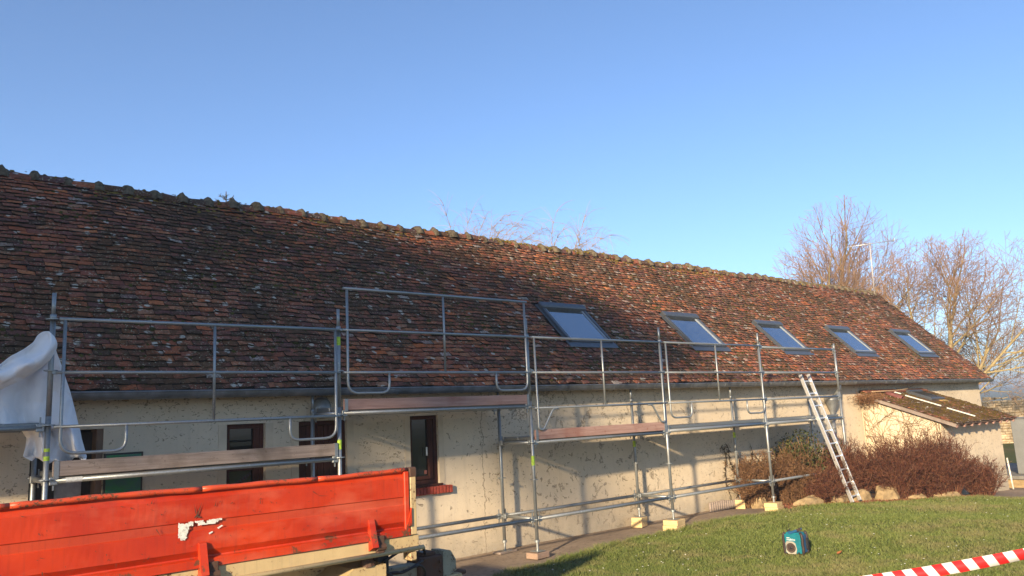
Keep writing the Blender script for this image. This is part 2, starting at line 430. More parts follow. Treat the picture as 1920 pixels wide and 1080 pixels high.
# ================================================================== SETTING
def mat_ground():
    t = NT('grassy_earth'); p = t.pos()
    a = t.noise(p, .35, 5, .6); b = t.noise(p, 6, 6, .7); d = t.noise(p, 60, 4, .7)
    c = t.mix(t.ramp(b, [(.35, 0), (.65, 1)]), (.055, .072, .020), (.115, .125, .040))
    c = t.mix(t.ramp(a, [(.52, 0), (.68, .8)]), c, (.15, .125, .055))
    c = t.mix(.5, c, t.ramp(d, [(.3, .5), (.7, 1.3)]), 'MULTIPLY'); t.bump(d, .6, .02)
    return t.fin(c, .95, 0, .1)
def mat_path():
    t = NT('trodden_earth_path'); p = t.pos()
    a = t.noise(p, .9, 6, .65); b = t.noise(p, 14, 6, .7); d = t.noise(p, 90, 4, .7)
    c = t.mix(t.ramp(a, [(.3, 0), (.7, 1)]), (.22, .165, .12), (.37, .285, .21))
    c = t.mix(t.ramp(b, [(.5, 0), (.75, .75)]), c, (.09, .066, .048))
    c = t.mix(t.ramp(t.voro(p, 26), [(.05, .8), (.11, 0)]), c, (.36, .31, .25))
    t.bump(t.math('ADD', b, t.math('MULTIPLY', d, .4)), .6, .02)
    return t.fin(c, .93, 0, .15)
GROUNDM, PATHM = mat_ground(), mat_path()

def sheet(name, xs, ys, zf, mat):
    X, Y = np.meshgrid(xs, ys, indexing='ij'); Z = zf(X, Y)
    V = np.stack([X, Y, Z], 2).reshape(-1, 3); ny = len(ys)
    i, j = np.meshgrid(np.arange(len(xs)-1), np.arange(ny-1), indexing='ij'); b = (i*ny+j).ravel()
    o = link(name, np_mesh(name, V, np.stack([b, b+ny, b+ny+1, b+1], 1)), mat, None, True)
    tag(o, kind='structure'); return o
gx = np.concatenate([[-3000, -1200, -500, -200, -90, -45], np.arange(-25, 60, 1.0), [65, 80, 120, 200, 400, 800, 1600, 3000]])
gy = np.concatenate([[-3000, -1200, -500, -200, -90, -45], np.arange(-25, 40, 1.0), [45, 60, 100, 200, 400, 800, 1600, 3000]])
def hill(X, Y):
    d = np.hypot(X, Y); a = np.degrees(np.arctan2(X, Y))
    return np.clip((d-420)/900, 0, 1)**1.2*18*(1+.2*np.sin(a*.23+1)+.1*np.sin(a*.71))
sheet('ground', gx, gy, lambda X, Y: ter(X)-.03+hill(X, Y), GROUNDM)

# lawn edge towards the path (x, y)
EDGE = [(-40, 3.2), (-6, 3.6), (2.5, 4.6), (4.6, 6.3), (6.1, 7.75), (7.95, 8.0), (9.4, 8.19), (10.74, 8.26), (11.7, 8.2), (12.6, 8.08), (13.6, 8.02), (14.4, 7.85), (15.1, 7.55), (15.9, 7.35), (16.8, 7.1), (17.6, 6.85), (18.35, 6.55)]
ex, ey = np.array([e[0] for e in EDGE]), np.array([e[1] for e in EDGE])
LAWN_X1 = 18.35
def edge_y(x): return np.interp(x, ex, ey)
# path sheet: everything between lawn edge and house, and the crossing path beyond the lawn
px_ = np.concatenate([np.arange(-40, 6, 2.0), np.arange(6, 27, .35)])
def path_sheet():
    V = []; F = []; rows = 26
    for x in px_:
        y0 = edge_y(x)-.12 if x < LAWN_X1-.2 else -30.0
        y1 = 9.6 if x < 18.7 else 7.7
        for k in range(rows):
            y = y0+(y1-y0)*k/(rows-1)
            V.append((x, y, terz(x)-.012+.012*math.sin(x*1.7+y)*math.sin(y*1.3)*.6))
    for i in range(len(px_)-1):
        if px_[i] < 23.4:
            for k in range(rows-1):
                b = i*rows+k; F.append((b, b+rows, b+rows+1, b+1))
    me = np_mesh('path', np.array(V), np.array(F)); o = link('path', me, PATHM, None, True); tag(o, kind='structure')
path_sheet()
# lawn sheet
def lawn_h(x, y):
    return ter(x)+.012+.018*np.sin(x*.9+1)*np.sin(y*.8)+.012*np.sin(x*2.3+y*1.7)
def lawn_sheet():
    xs = np.concatenate([np.arange(-40, 4, 2.0), np.arange(4, LAWN_X1+.01, .35)]); rows = 40; V = []; F = []
    for x in xs:
        y1 = edge_y(x)+.04*math.sin(x*5)+.03*math.sin(x*11.3)
        ys = y1-(np.linspace(0, 1, rows)**2.2)*(y1+32)
        for k, y in enumerate(ys): V.append((x, y, float(lawn_h(x, y))-(.03 if k == 0 else 0)))
    for i in range(len(xs)-1):
        for k in range(rows-1):
            b = i*rows+k; F.append((b, b+1, b+rows+1, b+rows))
    o = link('lawn', np_mesh('lawn', np.array(V), np.array(F)), GROUNDM, None, True); tag(o, kind='structure')
lawn_sheet()

# ================================================================== HOUSE
YW = 9.27; XE = 26.55; XS = -6.0; EAVE_Y, EAVE_Z = 9.02, 2.38; SLOPE = 4.385
house = thing('farmhouse', 'long low farmhouse with cream rendered wall and mossy clay tile roof', 'house', (10, 12.12, 0))
def wall_openings():
    ops = [(1.42, 2.085, -.05, 1.98), (3.40, 3.865, -.05, 1.966), (4.295, 4.955, -.05, 1.965), (5.925, 6.39, 1.03, 1.975)]
    xs = sorted({XS, XE} | {o[0] for o in ops} | {o[1] for o in ops} | set(np.arange(-5, 26.5, 1.0).round(2)))
    m = MB(); base = -.75
    for a, b in zip(xs[:-1], xs[1:]):
        holes = sorted((o[2], o[3]) for o in ops if o[0] <= (a+b)/2 <= o[1])
        z = base
        for h0, h1 in holes:
            if h0 > z: m.add([(a, YW, z), (b, YW, z), (b, YW, h0), (a, YW, h0)], [(0, 1, 2, 3)])
            z = h1
        m.add([(a, YW, z), (b, YW, z), (b, YW, 2.50), (a, YW, 2.50)], [(0, 1, 2, 3)])
    for x0, x1, z0, z1 in ops:   # reveals
        d = .32
        m.add([(x0, YW, z0), (x0, YW+d, z0), (x0, YW+d, z1), (x0, YW, z1)], [(0, 1, 2, 3)])
        m.add([(x1, YW, z0), (x1, YW+d, z0), (x1, YW+d, z1), (x1, YW, z1)], [(3, 2, 1, 0)])
        m.add([(x0, YW, z1), (x1, YW, z1), (x1, YW+d, z1), (x0, YW+d, z1)], [(3, 2, 1, 0)])
        m.add([(x0, YW, z0), (x1, YW, z0), (x1, YW+d, z0), (x0, YW+d, z0)], [(0, 1, 2, 3)])
    m.build('wall', RENDER, house, recalc=False)
wall_openings()
for X in (XS, XE-.25):
    m = MB(); m.prism([(X, YW+.003, -.75), (X, 14.97, -.75), (X, 14.97, 2.5), (X, 12.12, 5.30), (X, YW+.003, 2.5)], (.25, 0, 0)); m.build('gable_wall', RENDER, house)
m = MB(); m.box(XS, XE, 14.97, 15.2, -.75, 2.5); m.build('rear_wall', RENDER, house)
m = MB(); m.box(XS+.3, XE-.3, YW+.5, YW+.55, -.1, 2.4); m.build('dark_interior', DARK, house)

# ---- roof
SKY_X = [(9.54, 10.66), (13.05, 14.20), (16.50, 17.65), (19.93, 21.08), (23.66, 24.81)]
SKY_S = (1.0, 2.14)
S45 = math.sqrt(.5)
def sag(X, s):
    return .020*np.sin(X*.55+.6)*np.sin(s*.72)+.012*np.sin(X*1.7+s*1.1)+.03*np.sin(np.asarray(X)*.21+1.2)*np.sin(np.asarray(s)*.72)
def RW(X, s, wn=0.0):
    """roof coordinates -> world: along X, s up the slope, wn out of the slope"""
    wn = wn+sag(X, s)
    return np.stack(np.broadcast_arrays(X, EAVE_Y+s*S45-wn*S45, EAVE_Z+s*S45+wn*S45), -1)
def roof_deck():
    xs = np.array(sorted(set(np.arange(XS-.15, XE+.16, .5).round(3)) | {a+.09 for a, b in SKY_X} | {b-.09 for a, b in SKY_X})); ss = np.array(sorted(set(np.linspace(-.02, SLOPE, 12)) | {SKY_S[0]+.13, SKY_S[1]-.12}))
    X, S = np.meshgrid(xs, ss, indexing='ij'); V = RW(X, S, -.012).reshape(-1, 3)
    n = len(ss); i, j = np.meshgrid(np.arange(len(xs)-1), np.arange(n-1), indexing='ij'); b = (i*n+j).ravel()
    F = np.stack([b, b+n, b+n+1, b+1], 1)
    xc = ((xs[:-1]+xs[1:])/2)[i.ravel()]; sc = ((ss[:-1]+ss[1:])/2)[j.ravel()]
    hole = np.zeros(len(F), bool)
    for a, c in SKY_X: hole |= (xc > a+.09) & (xc < c-.09) & (sc > SKY_S[0]+.13) & (sc < SKY_S[1]-.12)
    V2 = V.copy(); V2[:, 1] = 2*12.12-V2[:, 1]
    Vall = np.concatenate([V, V2]); F2 = F[:, ::-1]+len(V)
    return link('roof', np_mesh('roof', Vall-np.array(ORG[house.name]), np.concatenate([F[~hole], F2])), mat_plain('dark_battens', (.035, .025, .02), .9), house)
roof = roof_deck()

def tile_verts(wid, t, lift, backlift, jit, skew):
    """local tile: u across, v up the slope from the front edge, n normal"""
    us = np.array([-.5, -.2, .2, .5])*wid
    fv = np.array([.002, .0, .0, .002])+jit
    cam_ = np.array([0, .003, .003, 0])
    L = .19
    ft = np.stack([us, fv, lift+cam_+skew*us], 1)
    bk = np.stack([us, np.full(4, L), backlift+cam_*.6+skew*us*.5], 1)
    fb = np.stack([us, fv+.002, lift+cam_*.5+skew*us-t], 1)
    return np.concatenate([ft, bk, fb])
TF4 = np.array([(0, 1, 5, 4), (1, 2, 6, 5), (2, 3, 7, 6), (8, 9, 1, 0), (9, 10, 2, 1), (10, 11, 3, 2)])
TF3 = np.array([(8, 0, 4), (11, 7, 3)])
def lay_tiles():
    GA, TW = .0935, .182
    allV, allC, keep = [], [], []
    nrow = int(SLOPE/GA)
    for k in range(nrow):
        s0 = k*GA-.045
        x = XS-.14+(k % 2)*TW/2+rng.uniform(-.02, .02)
        drift = 0.0
        while x < XE+.10:
            wid = TW*rng.uniform(.955, 1.0) if rng.random() > .06 else TW*rng.uniform(.86, .95)
            xc = x+wid/2; x += wid+rng.uniform(.001, .006)
            sc = s0+.06
            if any(a-.05 < xc < b+.05 and SKY_S[0]-.12 < sc < SKY_S[1]+.06 for a, b in SKY_X): continue
            jit = rng.normal(0, .0055, 4)
            lift = .034+abs(rng.normal(0, .008))+(.012 if rng.random() < .05 else 0)
            v = tile_verts(wid, .018+rng.uniform(0, .008), lift, .006, jit, rng.normal(0, .06))
            th = rng.normal(0, .012); c, sn = math.cos(th), math.sin(th)
            slip = rng.normal(0, .004) - (rng.uniform(.02, .06) if rng.random() < .012 else 0)
            u = v[:, 0]*c-v[:, 1]*sn; vv = v[:, 0]*sn+v[:, 1]*c
            W = RW(xc+u, s0+vv+slip, v[:, 2])
            allV.append(W); allC.append((rng.random(), rng.random(), rng.random())); keep.append((xc, s0))
    return np.array(allV), np.array(allC), np.array(keep)
TV, TC, TK = lay_tiles()
# the 300 tiles that show largest: nearest to the camera inside the picture
ctr = TV.mean(1); dist = np.linalg.norm(ctr-np.array(CAM), axis=1)
rel = ctr-np.array(CAM); dz = rel@np.array(_f); ux = 960+FPX*(rel@np.array(RT))/dz; uy = 540-FPX*(rel@np.array(UP))/dz
score = np.where((ux > 130) & (ux < 1900) & (uy < 725), dist, 1e9)
order = np.argsort(score); near = set(order[:300].tolist())
rest = np.array([i for i in range(len(TV)) if i not in near])
n = len(rest); base = (np.arange(n)*12)[:, None, None]
V = TV[rest].reshape(-1, 3)-np.array(ORG[house.name])
tiles = link('tile_field', np_mesh('tile_field', V, [(TF4[None]+base).reshape(-1, 4), (TF3[None]+base).reshape(-1, 3)], np.repeat(TC[rest], 12, 0)), TILE, roof)
tag(tiles, kind='stuff')
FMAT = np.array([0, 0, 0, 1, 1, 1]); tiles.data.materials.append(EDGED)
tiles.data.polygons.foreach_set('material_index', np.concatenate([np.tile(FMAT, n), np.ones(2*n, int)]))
for i in order[:300]:
    c = TV[i].mean(0)
    me = np_mesh('tile', TV[i]-c, [TF4, TF3], np.repeat(TC[i][None], 12, 0))
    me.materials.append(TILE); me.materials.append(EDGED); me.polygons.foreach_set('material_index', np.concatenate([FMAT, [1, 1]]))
    link('tile', me, None, roof, loc=c)

# ---- moss cushions on the tiles (uncountable)
def blob_field(pts, sizes, flat=.55, seed=0):
    """small lumpy domes, 13 verts each, oriented to +n given in pts as (pos, normal)"""
    r2 = np.random.default_rng(seed); n = len(pts)
    P = np.array([p[0] for p in pts]); N = np.array([p[1] for p in pts]); S = np.array(sizes)
    ref = np.array([1., 0, 0]); A = np.broadcast_to(ref, N.shape)-N*(N@ref)[:, None]; A = A/np.linalg.norm(A, axis=1, keepdims=True); B = np.cross(N, A)
    q = 2*np.pi*np.arange(6)/6
    V = []
    for lvl, (rr, hh) in enumerate(((1.0, -.15), (.72, .62))):
        for k in range(6):
            j = r2.uniform(.7, 1.25, n); hj = r2.uniform(.75, 1.2, n)
            V.append(P+(A*np.cos(q[k]+lvl*.5)+B*np.sin(q[k]+lvl*.5))*(S*rr*j)[:, None]+N*(S*flat*hh*hj)[:, None])
    V.append(P+N*(S*flat)[:, None])
    V = np.stack(V, 1)
    F4 = np.array([(k, (k+1) % 6, 6+(k+1) % 6, 6+k) for k in range(6)]); F3 = np.array([(6+k, 6+(k+1) % 6, 12) for k in range(6)])
    b = (np.arange(n)*13)[:, None, None]
    return V.reshape(-1, 3), [(F4[None]+b).reshape(-1, 4), (F3[None]+b).reshape(-1, 3)]
def mat_moss(name, a, b):
    t = NT(name); p = t.pos()
    c = t.mix(t.ramp(t.noise(p, 2.5, 4), [(.35, 0), (.65, 1)]), a, b); d = t.noise(p, 120, 4, .7)
    c = t.mix(.6, c, t.ramp(d, [(.3, .5), (.7, 1.4)]), 'MULTIPLY'); t.bump(d, 1, .01)
    return t.fin(c, 1, 0, .05)
MOSS = mat_moss('roof_moss', (.030, .030, .013), (.095, .088, .026))
RMOSS = mat_moss('ridge_moss', (.13, .10, .022), (.24, .17, .045))
NRM = np.array([0, -S45, S45])
def moss_cover():
    r2 = np.random.default_rng(3); pts = []; sz = []
    cl = [(r2.uniform(0, XE), r2.uniform(0, 4.3), r2.uniform(.15, .7)) for _ in range(170)]
    for cx_, cs, rad in cl:
        for _ in range(int(rad*90)):
            X = cx_+r2.normal(0, rad*.8); s = cs+r2.normal(0, rad*.45)
            s = round(s/.0935)*.0935-.045+r2.normal(.0, .010)
            if not (0 < X < XE and 0 < s < 4.3): continue
            if any(a-.06 < X < b+.06 and SKY_S[0]-.1 < s < SKY_S[1]+.06 for a, b in SKY_X): continue
            pts.append((RW(X, s, .024), NRM)); sz.append(abs(r2.normal(.014, .009))+.006)
    V, F = blob_field(pts, sz, .7, 1)
    o = link('moss', np_mesh('moss', V-np.array(ORG[house.name]), F), MOSS, roof, True); tag(o, kind='stuff')
moss_cover()

# ---- ridge tiles and mortar
def ridge():
    r2 = np.random.default_rng(11)
    zr = EAVE_Z+SLOPE*S45
    pitch = .392; x = XS+.05; k = 0
    mesh_r = []
    for v in range(5):
        mb = MB(); n = 9; L = .40
        prof = []
        for i in range(4):
            for a in range(n):
                q = math.pi*(a/(n-1))
                rr = .132*(1+r2.normal(0, .02)); sx = -L/2+L*i/3
                prof.append((sx, -math.cos(q)*rr*1.15, math.sin(q)*rr*.92+r2.normal(0, .003)))
        fs = [(i*n+a, i*n+a+1, (i+1)*n+a+1, (i+1)*n+a) for i in range(3) for a in range(n-1)]
        me = np_mesh('ridge_tile', np.array(prof), np.array(fs), np.tile(np.array([[r2.random(), r2.random()*.8+.2, r2.random()*.9]]), (len(prof), 1)))
        me.materials.append(TILE); mesh_r.append(me)
    mesh_m = []
    for v in range(6):
        mb = MB(); n = 9; vs = []
        L = r2.uniform(.085, .13)
        for i, (sx, sc) in enumerate(((-L, .98), (-L*.62, 1.22), (-.015, 1.42+r2.uniform(-.1, .12)), (L*.5, 1.25), (L, .98))):
            for a in range(n):
                q = math.pi*(a/(n-1)); rr = .136*sc*(1+r2.normal(0, .045))
                vs.append((sx+r2.normal(0, .006), -math.cos(q)*rr*1.12, math.sin(q)*rr*(1.0)-.01))
        fs = [(i*n+a, i*n+a+1, (i+1)*n+a+1, (i+1)*n+a) for i in range(4) for a in range(n-1)]
        me = np_mesh('mortar_joint', np.array(vs), np.array(fs)); me.materials.append(MORTAR); mesh_m.append(me)
    while x < XE+.1:
        sg = float(sag(x, SLOPE))*1.4
        o = link('ridge_tile', mesh_r[k % 5], None, roof, True, loc=(x, 12.12+r2.normal(0, .006), zr-.085+sg+r2.normal(0, .004)))
        o.rotation_euler = (r2.normal(0, .02), r2.normal(0, .012), r2.normal(0, .012))
        o2 = link('mortar_joint', mesh_m[int(r2.integers(6))], None, roof, True, loc=(x-pitch/2, 12.12, zr-.085+sg))
        o2.rotation_euler = (0, r2.normal(0, .05), r2.normal(0, .06)); s = r2.uniform(.9, 1.12); o2.scale = (r2.uniform(.65, 1.0), s*.94, s*.94)
        x += pitch+r2.normal(0, .008); k += 1
    # moss growing along the ridge, thicker towards the sunny end
    pts = []; sz = []
    for _ in range(2600):
        X = r2.uniform(0, XE); dens = .16 if X < 8.5 else .40
        if r2.random() > dens*(.5+.5*math.sin(X*1.9)*math.sin(X*.7+1)+.25): continue
        a = r2.uniform(.25, 2.2); rr = .134
        pts.append(((X, 12.12-math.cos(a)*rr*1.15, zr-.085+math.sin(a)*rr+float(sag(X, SLOPE))*1.4), (0, -math.cos(a), math.sin(a)))); sz.append(r2.uniform(.012, .036))
    for _ in range(700):
        X = r2.choice([3.0, 4.4, 6.2, 7.1, 13.3, 14.3, 15.6, 16.5, 17.4])+r2.normal(0, .35)
        s = SLOPE-.10-abs(r2.normal(0, .13)); pts.append((RW(X, s, .02), NRM)); sz.append(r2.uniform(.015, .045))
    V, F = blob_field(pts, sz, .6, 2)
    o = link('ridge_moss', np_mesh('ridge_moss', V-np.array(ORG[house.name]), F), RMOSS, roof, True); tag(o, kind='stuff')
ridge()

# ---- gutter, with joints and brackets
def gutter():
    r = .075; y, z = EAVE_Y-.055, EAVE_Z-.035; n = 10
    xs = np.linspace(XS, 26.75, 60); V = []; F = []
    for x in xs:
        for a in range(n):
            q = math.pi*a/(n-1); V.append((x, y+math.cos(q)*r, z-math.sin(q)*r))
    for i in range(len(xs)-1):
        for a in range(n-1): F.append((i*n+a, (i+1)*n+a, (i+1)*n+a+1, i*n+a+1))
    mb = MB(); mb.add(V, F)
    mb.add([(26.75, y+math.cos(math.pi*a/(n-1))*r, z-math.sin(math.pi*a/(n-1))*r) for a in range(n)], [tuple(range(n))])
    mb.path([(XS, y-r, z), (26.75, y-r, z)], .011, 6)
    g = mb.build('gutter', ZINC, house, recalc=False)
    md = g.modifiers.new('thickness', 'SOLIDIFY'); md.thickness = .003; md.offset = 1
    x = -1.2; k = 0
    while x < 26.5:
        mb = MB(); pts = [(x, y+math.cos(q)*(r+.005), z-math.sin(q)*(r+.005)) for q in np.linspace(-.25, math.pi+.1, 12)]
        for p, p2 in zip(pts[:-1], pts[1:]):
            mb.obox((Vector(p)+Vector(p2))/2, (.012, 0, 0), (Vector(p2)-Vector(p))*.52, (Vector(p2)-Vector(p)).cross(Vector((1, 0, 0))).normalized()*.003)
        mb.build('gutter_bracket', ZINC, g); x += .52; k += 1
gutter()
# downpipe with hopper
def downpipe():
    X = 17.25; Y = YW-.10
    mb = MB(); mb.path([(X, Y, 1.58), (X, Y, .9), (X+.01, Y, terz(X)+.02)], .055, 12)
    for z in (1.3, .55): mb.disc((X, Y, z), (0, 0, 1), .064, .05)
    d = mb.build('downpipe', ZINC, house, True)
    mb = MB(); mb.lathe((X, Y-.02, 0), [(.055, 1.56), (.06, 1.70), (.16, 1.93), (.165, 1.99), (.15, 1.99), (.05, 1.72)], 14); mb.build('hopper', ZINC, d, True)
    mb = MB(); mb.path([(X+.10, EAVE_Y-.055, 2.29), (X+.09, EAVE_Y-.05, 2.16), (X+.02, Y, 1.92)], .045, 10); mb.build('outlet', ZINC, d, True)
downpipe()
# ---- soffit: dark underside between gutter and wall
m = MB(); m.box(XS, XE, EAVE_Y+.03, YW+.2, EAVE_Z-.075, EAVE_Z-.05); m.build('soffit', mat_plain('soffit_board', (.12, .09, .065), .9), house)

# ---- skylights
def skylight(x0, x1, blind):
    q = [(x0+.09, SKY_S[0]+.13), (x1-.09, SKY_S[0]+.13), (x1-.09, SKY_S[1]-.12), (x0+.09, SKY_S[1]-.12)]
    o = link('skylight', np_mesh('skylight', np.array([RW(x, s_, .02) for x, s_ in q]+[RW(x, s_, -.42) for x, s_ in q])-np.array(ORG[house.name]), np.array([(0, 1, 5, 4), (1, 2, 6, 5), (2, 3, 7, 6), (3, 0, 4, 7)])), mat_plain('white_reveal', (.72, .72, .70), .8), house)
    n = Vector((0, -S45, S45)); up = Vector((0, S45, S45)); xa = Vector((1, 0, 0))
    sgm = float(sag((x0+x1)/2, 1.57))
    def W(x, s, h): return Vector((x, EAVE_Y+s*S45-(h+sgm)*S45, EAVE_Z+s*S45+(h+sgm)*S45))
    def bar(mb, xa0, xa1, s0, s1, h0, h1, bev=.006):
        mb.obox(W((xa0+xa1)/2, (s0+s1)/2, (h0+h1)/2), xa*(xa1-xa0)/2, up*(s1-s0)/2, n*(h1-h0)/2, bev)
    s0, s1 = SKY_S
    mb = MB(); bar(mb, x0, x0+.062, s0+.05, s1-.08, 0, .085); bar(mb, x1-.062, x1, s0+.05, s1-.08, 0, .085); bar(mb, x0+.062, x1-.062, s0+.05, s0+.12, 0, .07)
    mb.build('frame', SKYFRAME, o)
    mb = MB(); bar(mb, x0-.02, x1+.02, s1-.145, s1+.0, .0, .125, .02); mb.build('hood', SKYFRAME, o)
    mb = MB(); bar(mb, x0+.062, x0+.105, s0+.12, s1-.14, .03, .068); bar(mb, x1-.105, x1-.062, s0+.12, s1-.14, .03, .068); bar(mb, x0+.105, x1-.105, s0+.12, s0+.155, .03, .064)
    mb.build('sash', mat_pale, o)
    mb = MB(); bar(mb, x0+.12, x1-.12, s0+.15, s1-.14, .040, .052, 0); mb.build('pane', PANE, o)
    mb = MB(); bar(mb, x0+.05, x1-.05, s0+.08, s1-.08, -.46, -.43, 0); mb.build('dark_room_panel', DARK, o)
    if blind:
        b0 = {1: .36, 2: .13}[blind]; mb = MB(); bar(mb, x0+.095, x1-.095, s0+b0, s1-.125, -.02, -.015, 0); mb.build('blind', mat_plain('blue_grey_blind', (.26, .36, .42), .8) if blind == 1 else mat_plain('teal_blind', (.10, .22, .24), .8), o)
    mb = MB(); bar(mb, x0-.06, x1+.06, s0-.09, s0+.05, .035, .05); bar(mb, x0-.05, x0, s0, s1, .02, .045); bar(mb, x1, x1+.05, s0, s1, .02, .045)
    mb.build('flashing', SKYFRAME, o)
mat_pale = mat_plain('pale_sash', (.30, .33, .36), .4, .2, .5, .1)
for i, (a, b) in enumerate(SKY_X): skylight(a, b, (1, 0, 0, 2, 0)[i])

# ---- doors and windows of the wall
def surround(x0, x1, z0, z1, parent, wd=.10):
    mb = MB(); y0, y1 = YW-.006, YW+.01
    mb.box(x1+.002, x1+wd, y0, y1, z0, z1); mb.box(x0-wd, x0-.002, y0, y1, z0, z1)
    mb.build('smooth_surround', mat_sur, parent)
mat_sur = mat_plain('smooth_render', (.58, .475, .335), .9, 0, .1, .12, 4, .1)
def frame_bars(parent, x0, x1, z0, z1, y0=YW+.045, t=.055, d=.06, name='frame', mat=None, sill=True):
    mb = MB(); mat = mat or BROWNWOOD
    mb.box(x0, x0+t, y0, y0+d, z0, z1, .004); mb.box(x1-t, x1, y0, y0+d, z0, z1, .004)
    mb.box(x0+t, x1-t, y0, y0+d, z1-t, z1, .004)
    if sill: mb.box(x0+t, x1-t, y0, y0+d, z0, z0+t*1.2, .004)
    return mb.build(name, mat, parent)
# plank door in a pale timber lining beside the sheeting
m = MB(); m.box(1.425, 2.02, YW+.20, YW+.24, -.04, 1.95); d1 = m.build('door', mat_plain('blackish_door', (.018, .013, .011), .6), house)
m = MB(); m.box(2.02, 2.082, YW+.004, YW+.26, -.04, 1.975); m.build('jamb', REVEALWOOD, d1)
m = MB(); m.box(1.68, 1.93, YW+.185, YW+.199, .55, 1.52, .004); m.build('pale_panel', mat_plain('pale_door_panel', (.33, .31, .28), .7), d1)
# glazed door
m = MB(); m.box(3.405, 3.86, YW+.10, YW+.112, .0, 1.96); d2 = m.build('door', WINPANE, house)
frame_bars(d2, 3.402, 3.863, -.04, 1.962, YW+.05, .05, .07)
m = MB(); m.box(3.745, 3.812, YW+.055, YW+.098, .1, 1.91, .004); m.box(3.453, 3.745, YW+.06, YW+.098, 1.42, 1.455); m.build('rail', BROWNWOOD, d2)
m = MB(); m.box(3.47, 3.70, YW+.13, YW+.14, .9, 1.75); m.build('curtain', mat_plain('grey_curtain', (.20, .20, .19), .9), d2)
surround(3.40, 3.865, 0, 1.966, d2)
# boarded door, each board apart
m = MB(); m.box(4.30, 4.95, YW+.12, YW+.14, -.04, 1.96); d3 = m.build('door', BROWNWOOD, house)
for k in range(7):
    m = MB(); a = 4.345+k*.081; m.box(a+.002, a+.079, YW+.085, YW+.119, .0, 1.91, .006); m.build('board', BROWNWOOD, d3)
frame_bars(d3, 4.297, 4.953, -.04, 1.963, YW+.04, .045, .078, sill=False)
surround(4.295, 4.955, 0, 1.965, d3)
m = MB(); m.path([(4.38, YW+.03, 1.05), (4.38, YW+.085, 1.05)], .010, 8); m.path([(4.38, YW+.03, 1.05), (4.47, YW+.03, 1.05)], .009, 8); m.build('handle', ALU, d3)
# small window with brick sill
m = MB(); m.box(5.93, 6.385, YW+.09, YW+.10, 1.04, 1.97); w4 = m.build('window', WINPANE, house)
frame_bars(w4, 5.927, 6.388, 1.032, 1.973, YW+.035, .05, .06)
m = MB(); m.box(6.255, 6.325, YW+.05, YW+.088, 1.10, 1.92, .004); m.box(5.98, 6.255, YW+.055, YW+.088, 1.10, 1.145); m.build('sash', BROWNWOOD, w4)
m = MB(); m.box(5.90, 6.43, YW-.035, YW+.06, 1.005, 1.034, .006); m.build('sill', BROWNWOOD, w4)
m = MB(); m.box(6.20, 6.235, YW+.078, YW+.089, 1.17, 1.22); m.build('decal', mat_plain('dull_red_decal', (.25, .09, .07), .6), w4)
m = MB(); m.box(6.205, 6.225, YW+.03, YW+.05, 1.42, 1.54, .004); m.build('handle', ALU, w4)
bs = MB(); bs.box(5.80, 6.575, YW-.045, YW+.01, .905, .992); bsill = bs.build('brick_sill', JOINT, w4)
for k in range(14):
    a = 5.803+k*.0552; dz = rng.uniform(-.003, .003)
    m = MB(); m.box(a+.003, a+.049, YW-.062+rng.uniform(-.003, .003), YW+.012, .898+dz, 1.000+dz, .004); m.build('brick', BRICK, w4)
surround(5.925, 6.39, 1.03, 1.975, w4, .09)
# dark-framed green panel
gp = thing('wall_panel', 'dark framed green panel fixed on the cream wall beside the dark doorway', 'panel', (2.28, YW, 1.3))
m = MB(); m.box(2.092, 2.478, YW-.035, YW-.002, .98, 1.716, .004); m.build('frame', mat_plain('black_frame', (.02, .022, .02), .5), gp)
t = NT('green_enamel'); p_ = t.pos(); c_ = t.mix(t.ramp(t.sep(p_)[0], [(0, 0), (1, 1)]), (.012, .16, .045), (.012, .16, .045))
nz = t.noise(p_, 7, 4); c_ = t.mix(t.ramp(nz, [(.4, 0), (.6, 1)]), (.012, .17, .04), (.02, .11, .08)); GREENP = t.fin(c_, .35, 0, .5)
m = MB(); m.box(2.112, 2.458, YW-.041, YW-.034, 1.0, 1.696); m.build('green_face', GREENP, gp)
# round bulkhead lamp
wl = thing('wall_lamp', 'round glass bulkhead lamp on the wall below the gutter', 'lamp', (4.59, YW, 2.12))
m = MB(); m.disc((4.59, YW-.02, 2.125), (0, 1, 0), .135, .04, 22); m.build('base', ZINC, wl, True)
m = MB(); m.lathe((4.59, YW-.04, 2.125), [(.125, 0), (.12, -.03), (.10, -.065), (.06, -.09), (.0005, -.098)], 22, 'y'); 
t = NT('frosted_globe'); GLB = t.fin(t.mix(t.noise(t.pos(), 20, 3), (.20, .21, .20), (.30, .31, .30)), .12, 0, .6)
m.build('globe', GLB, wl, True)

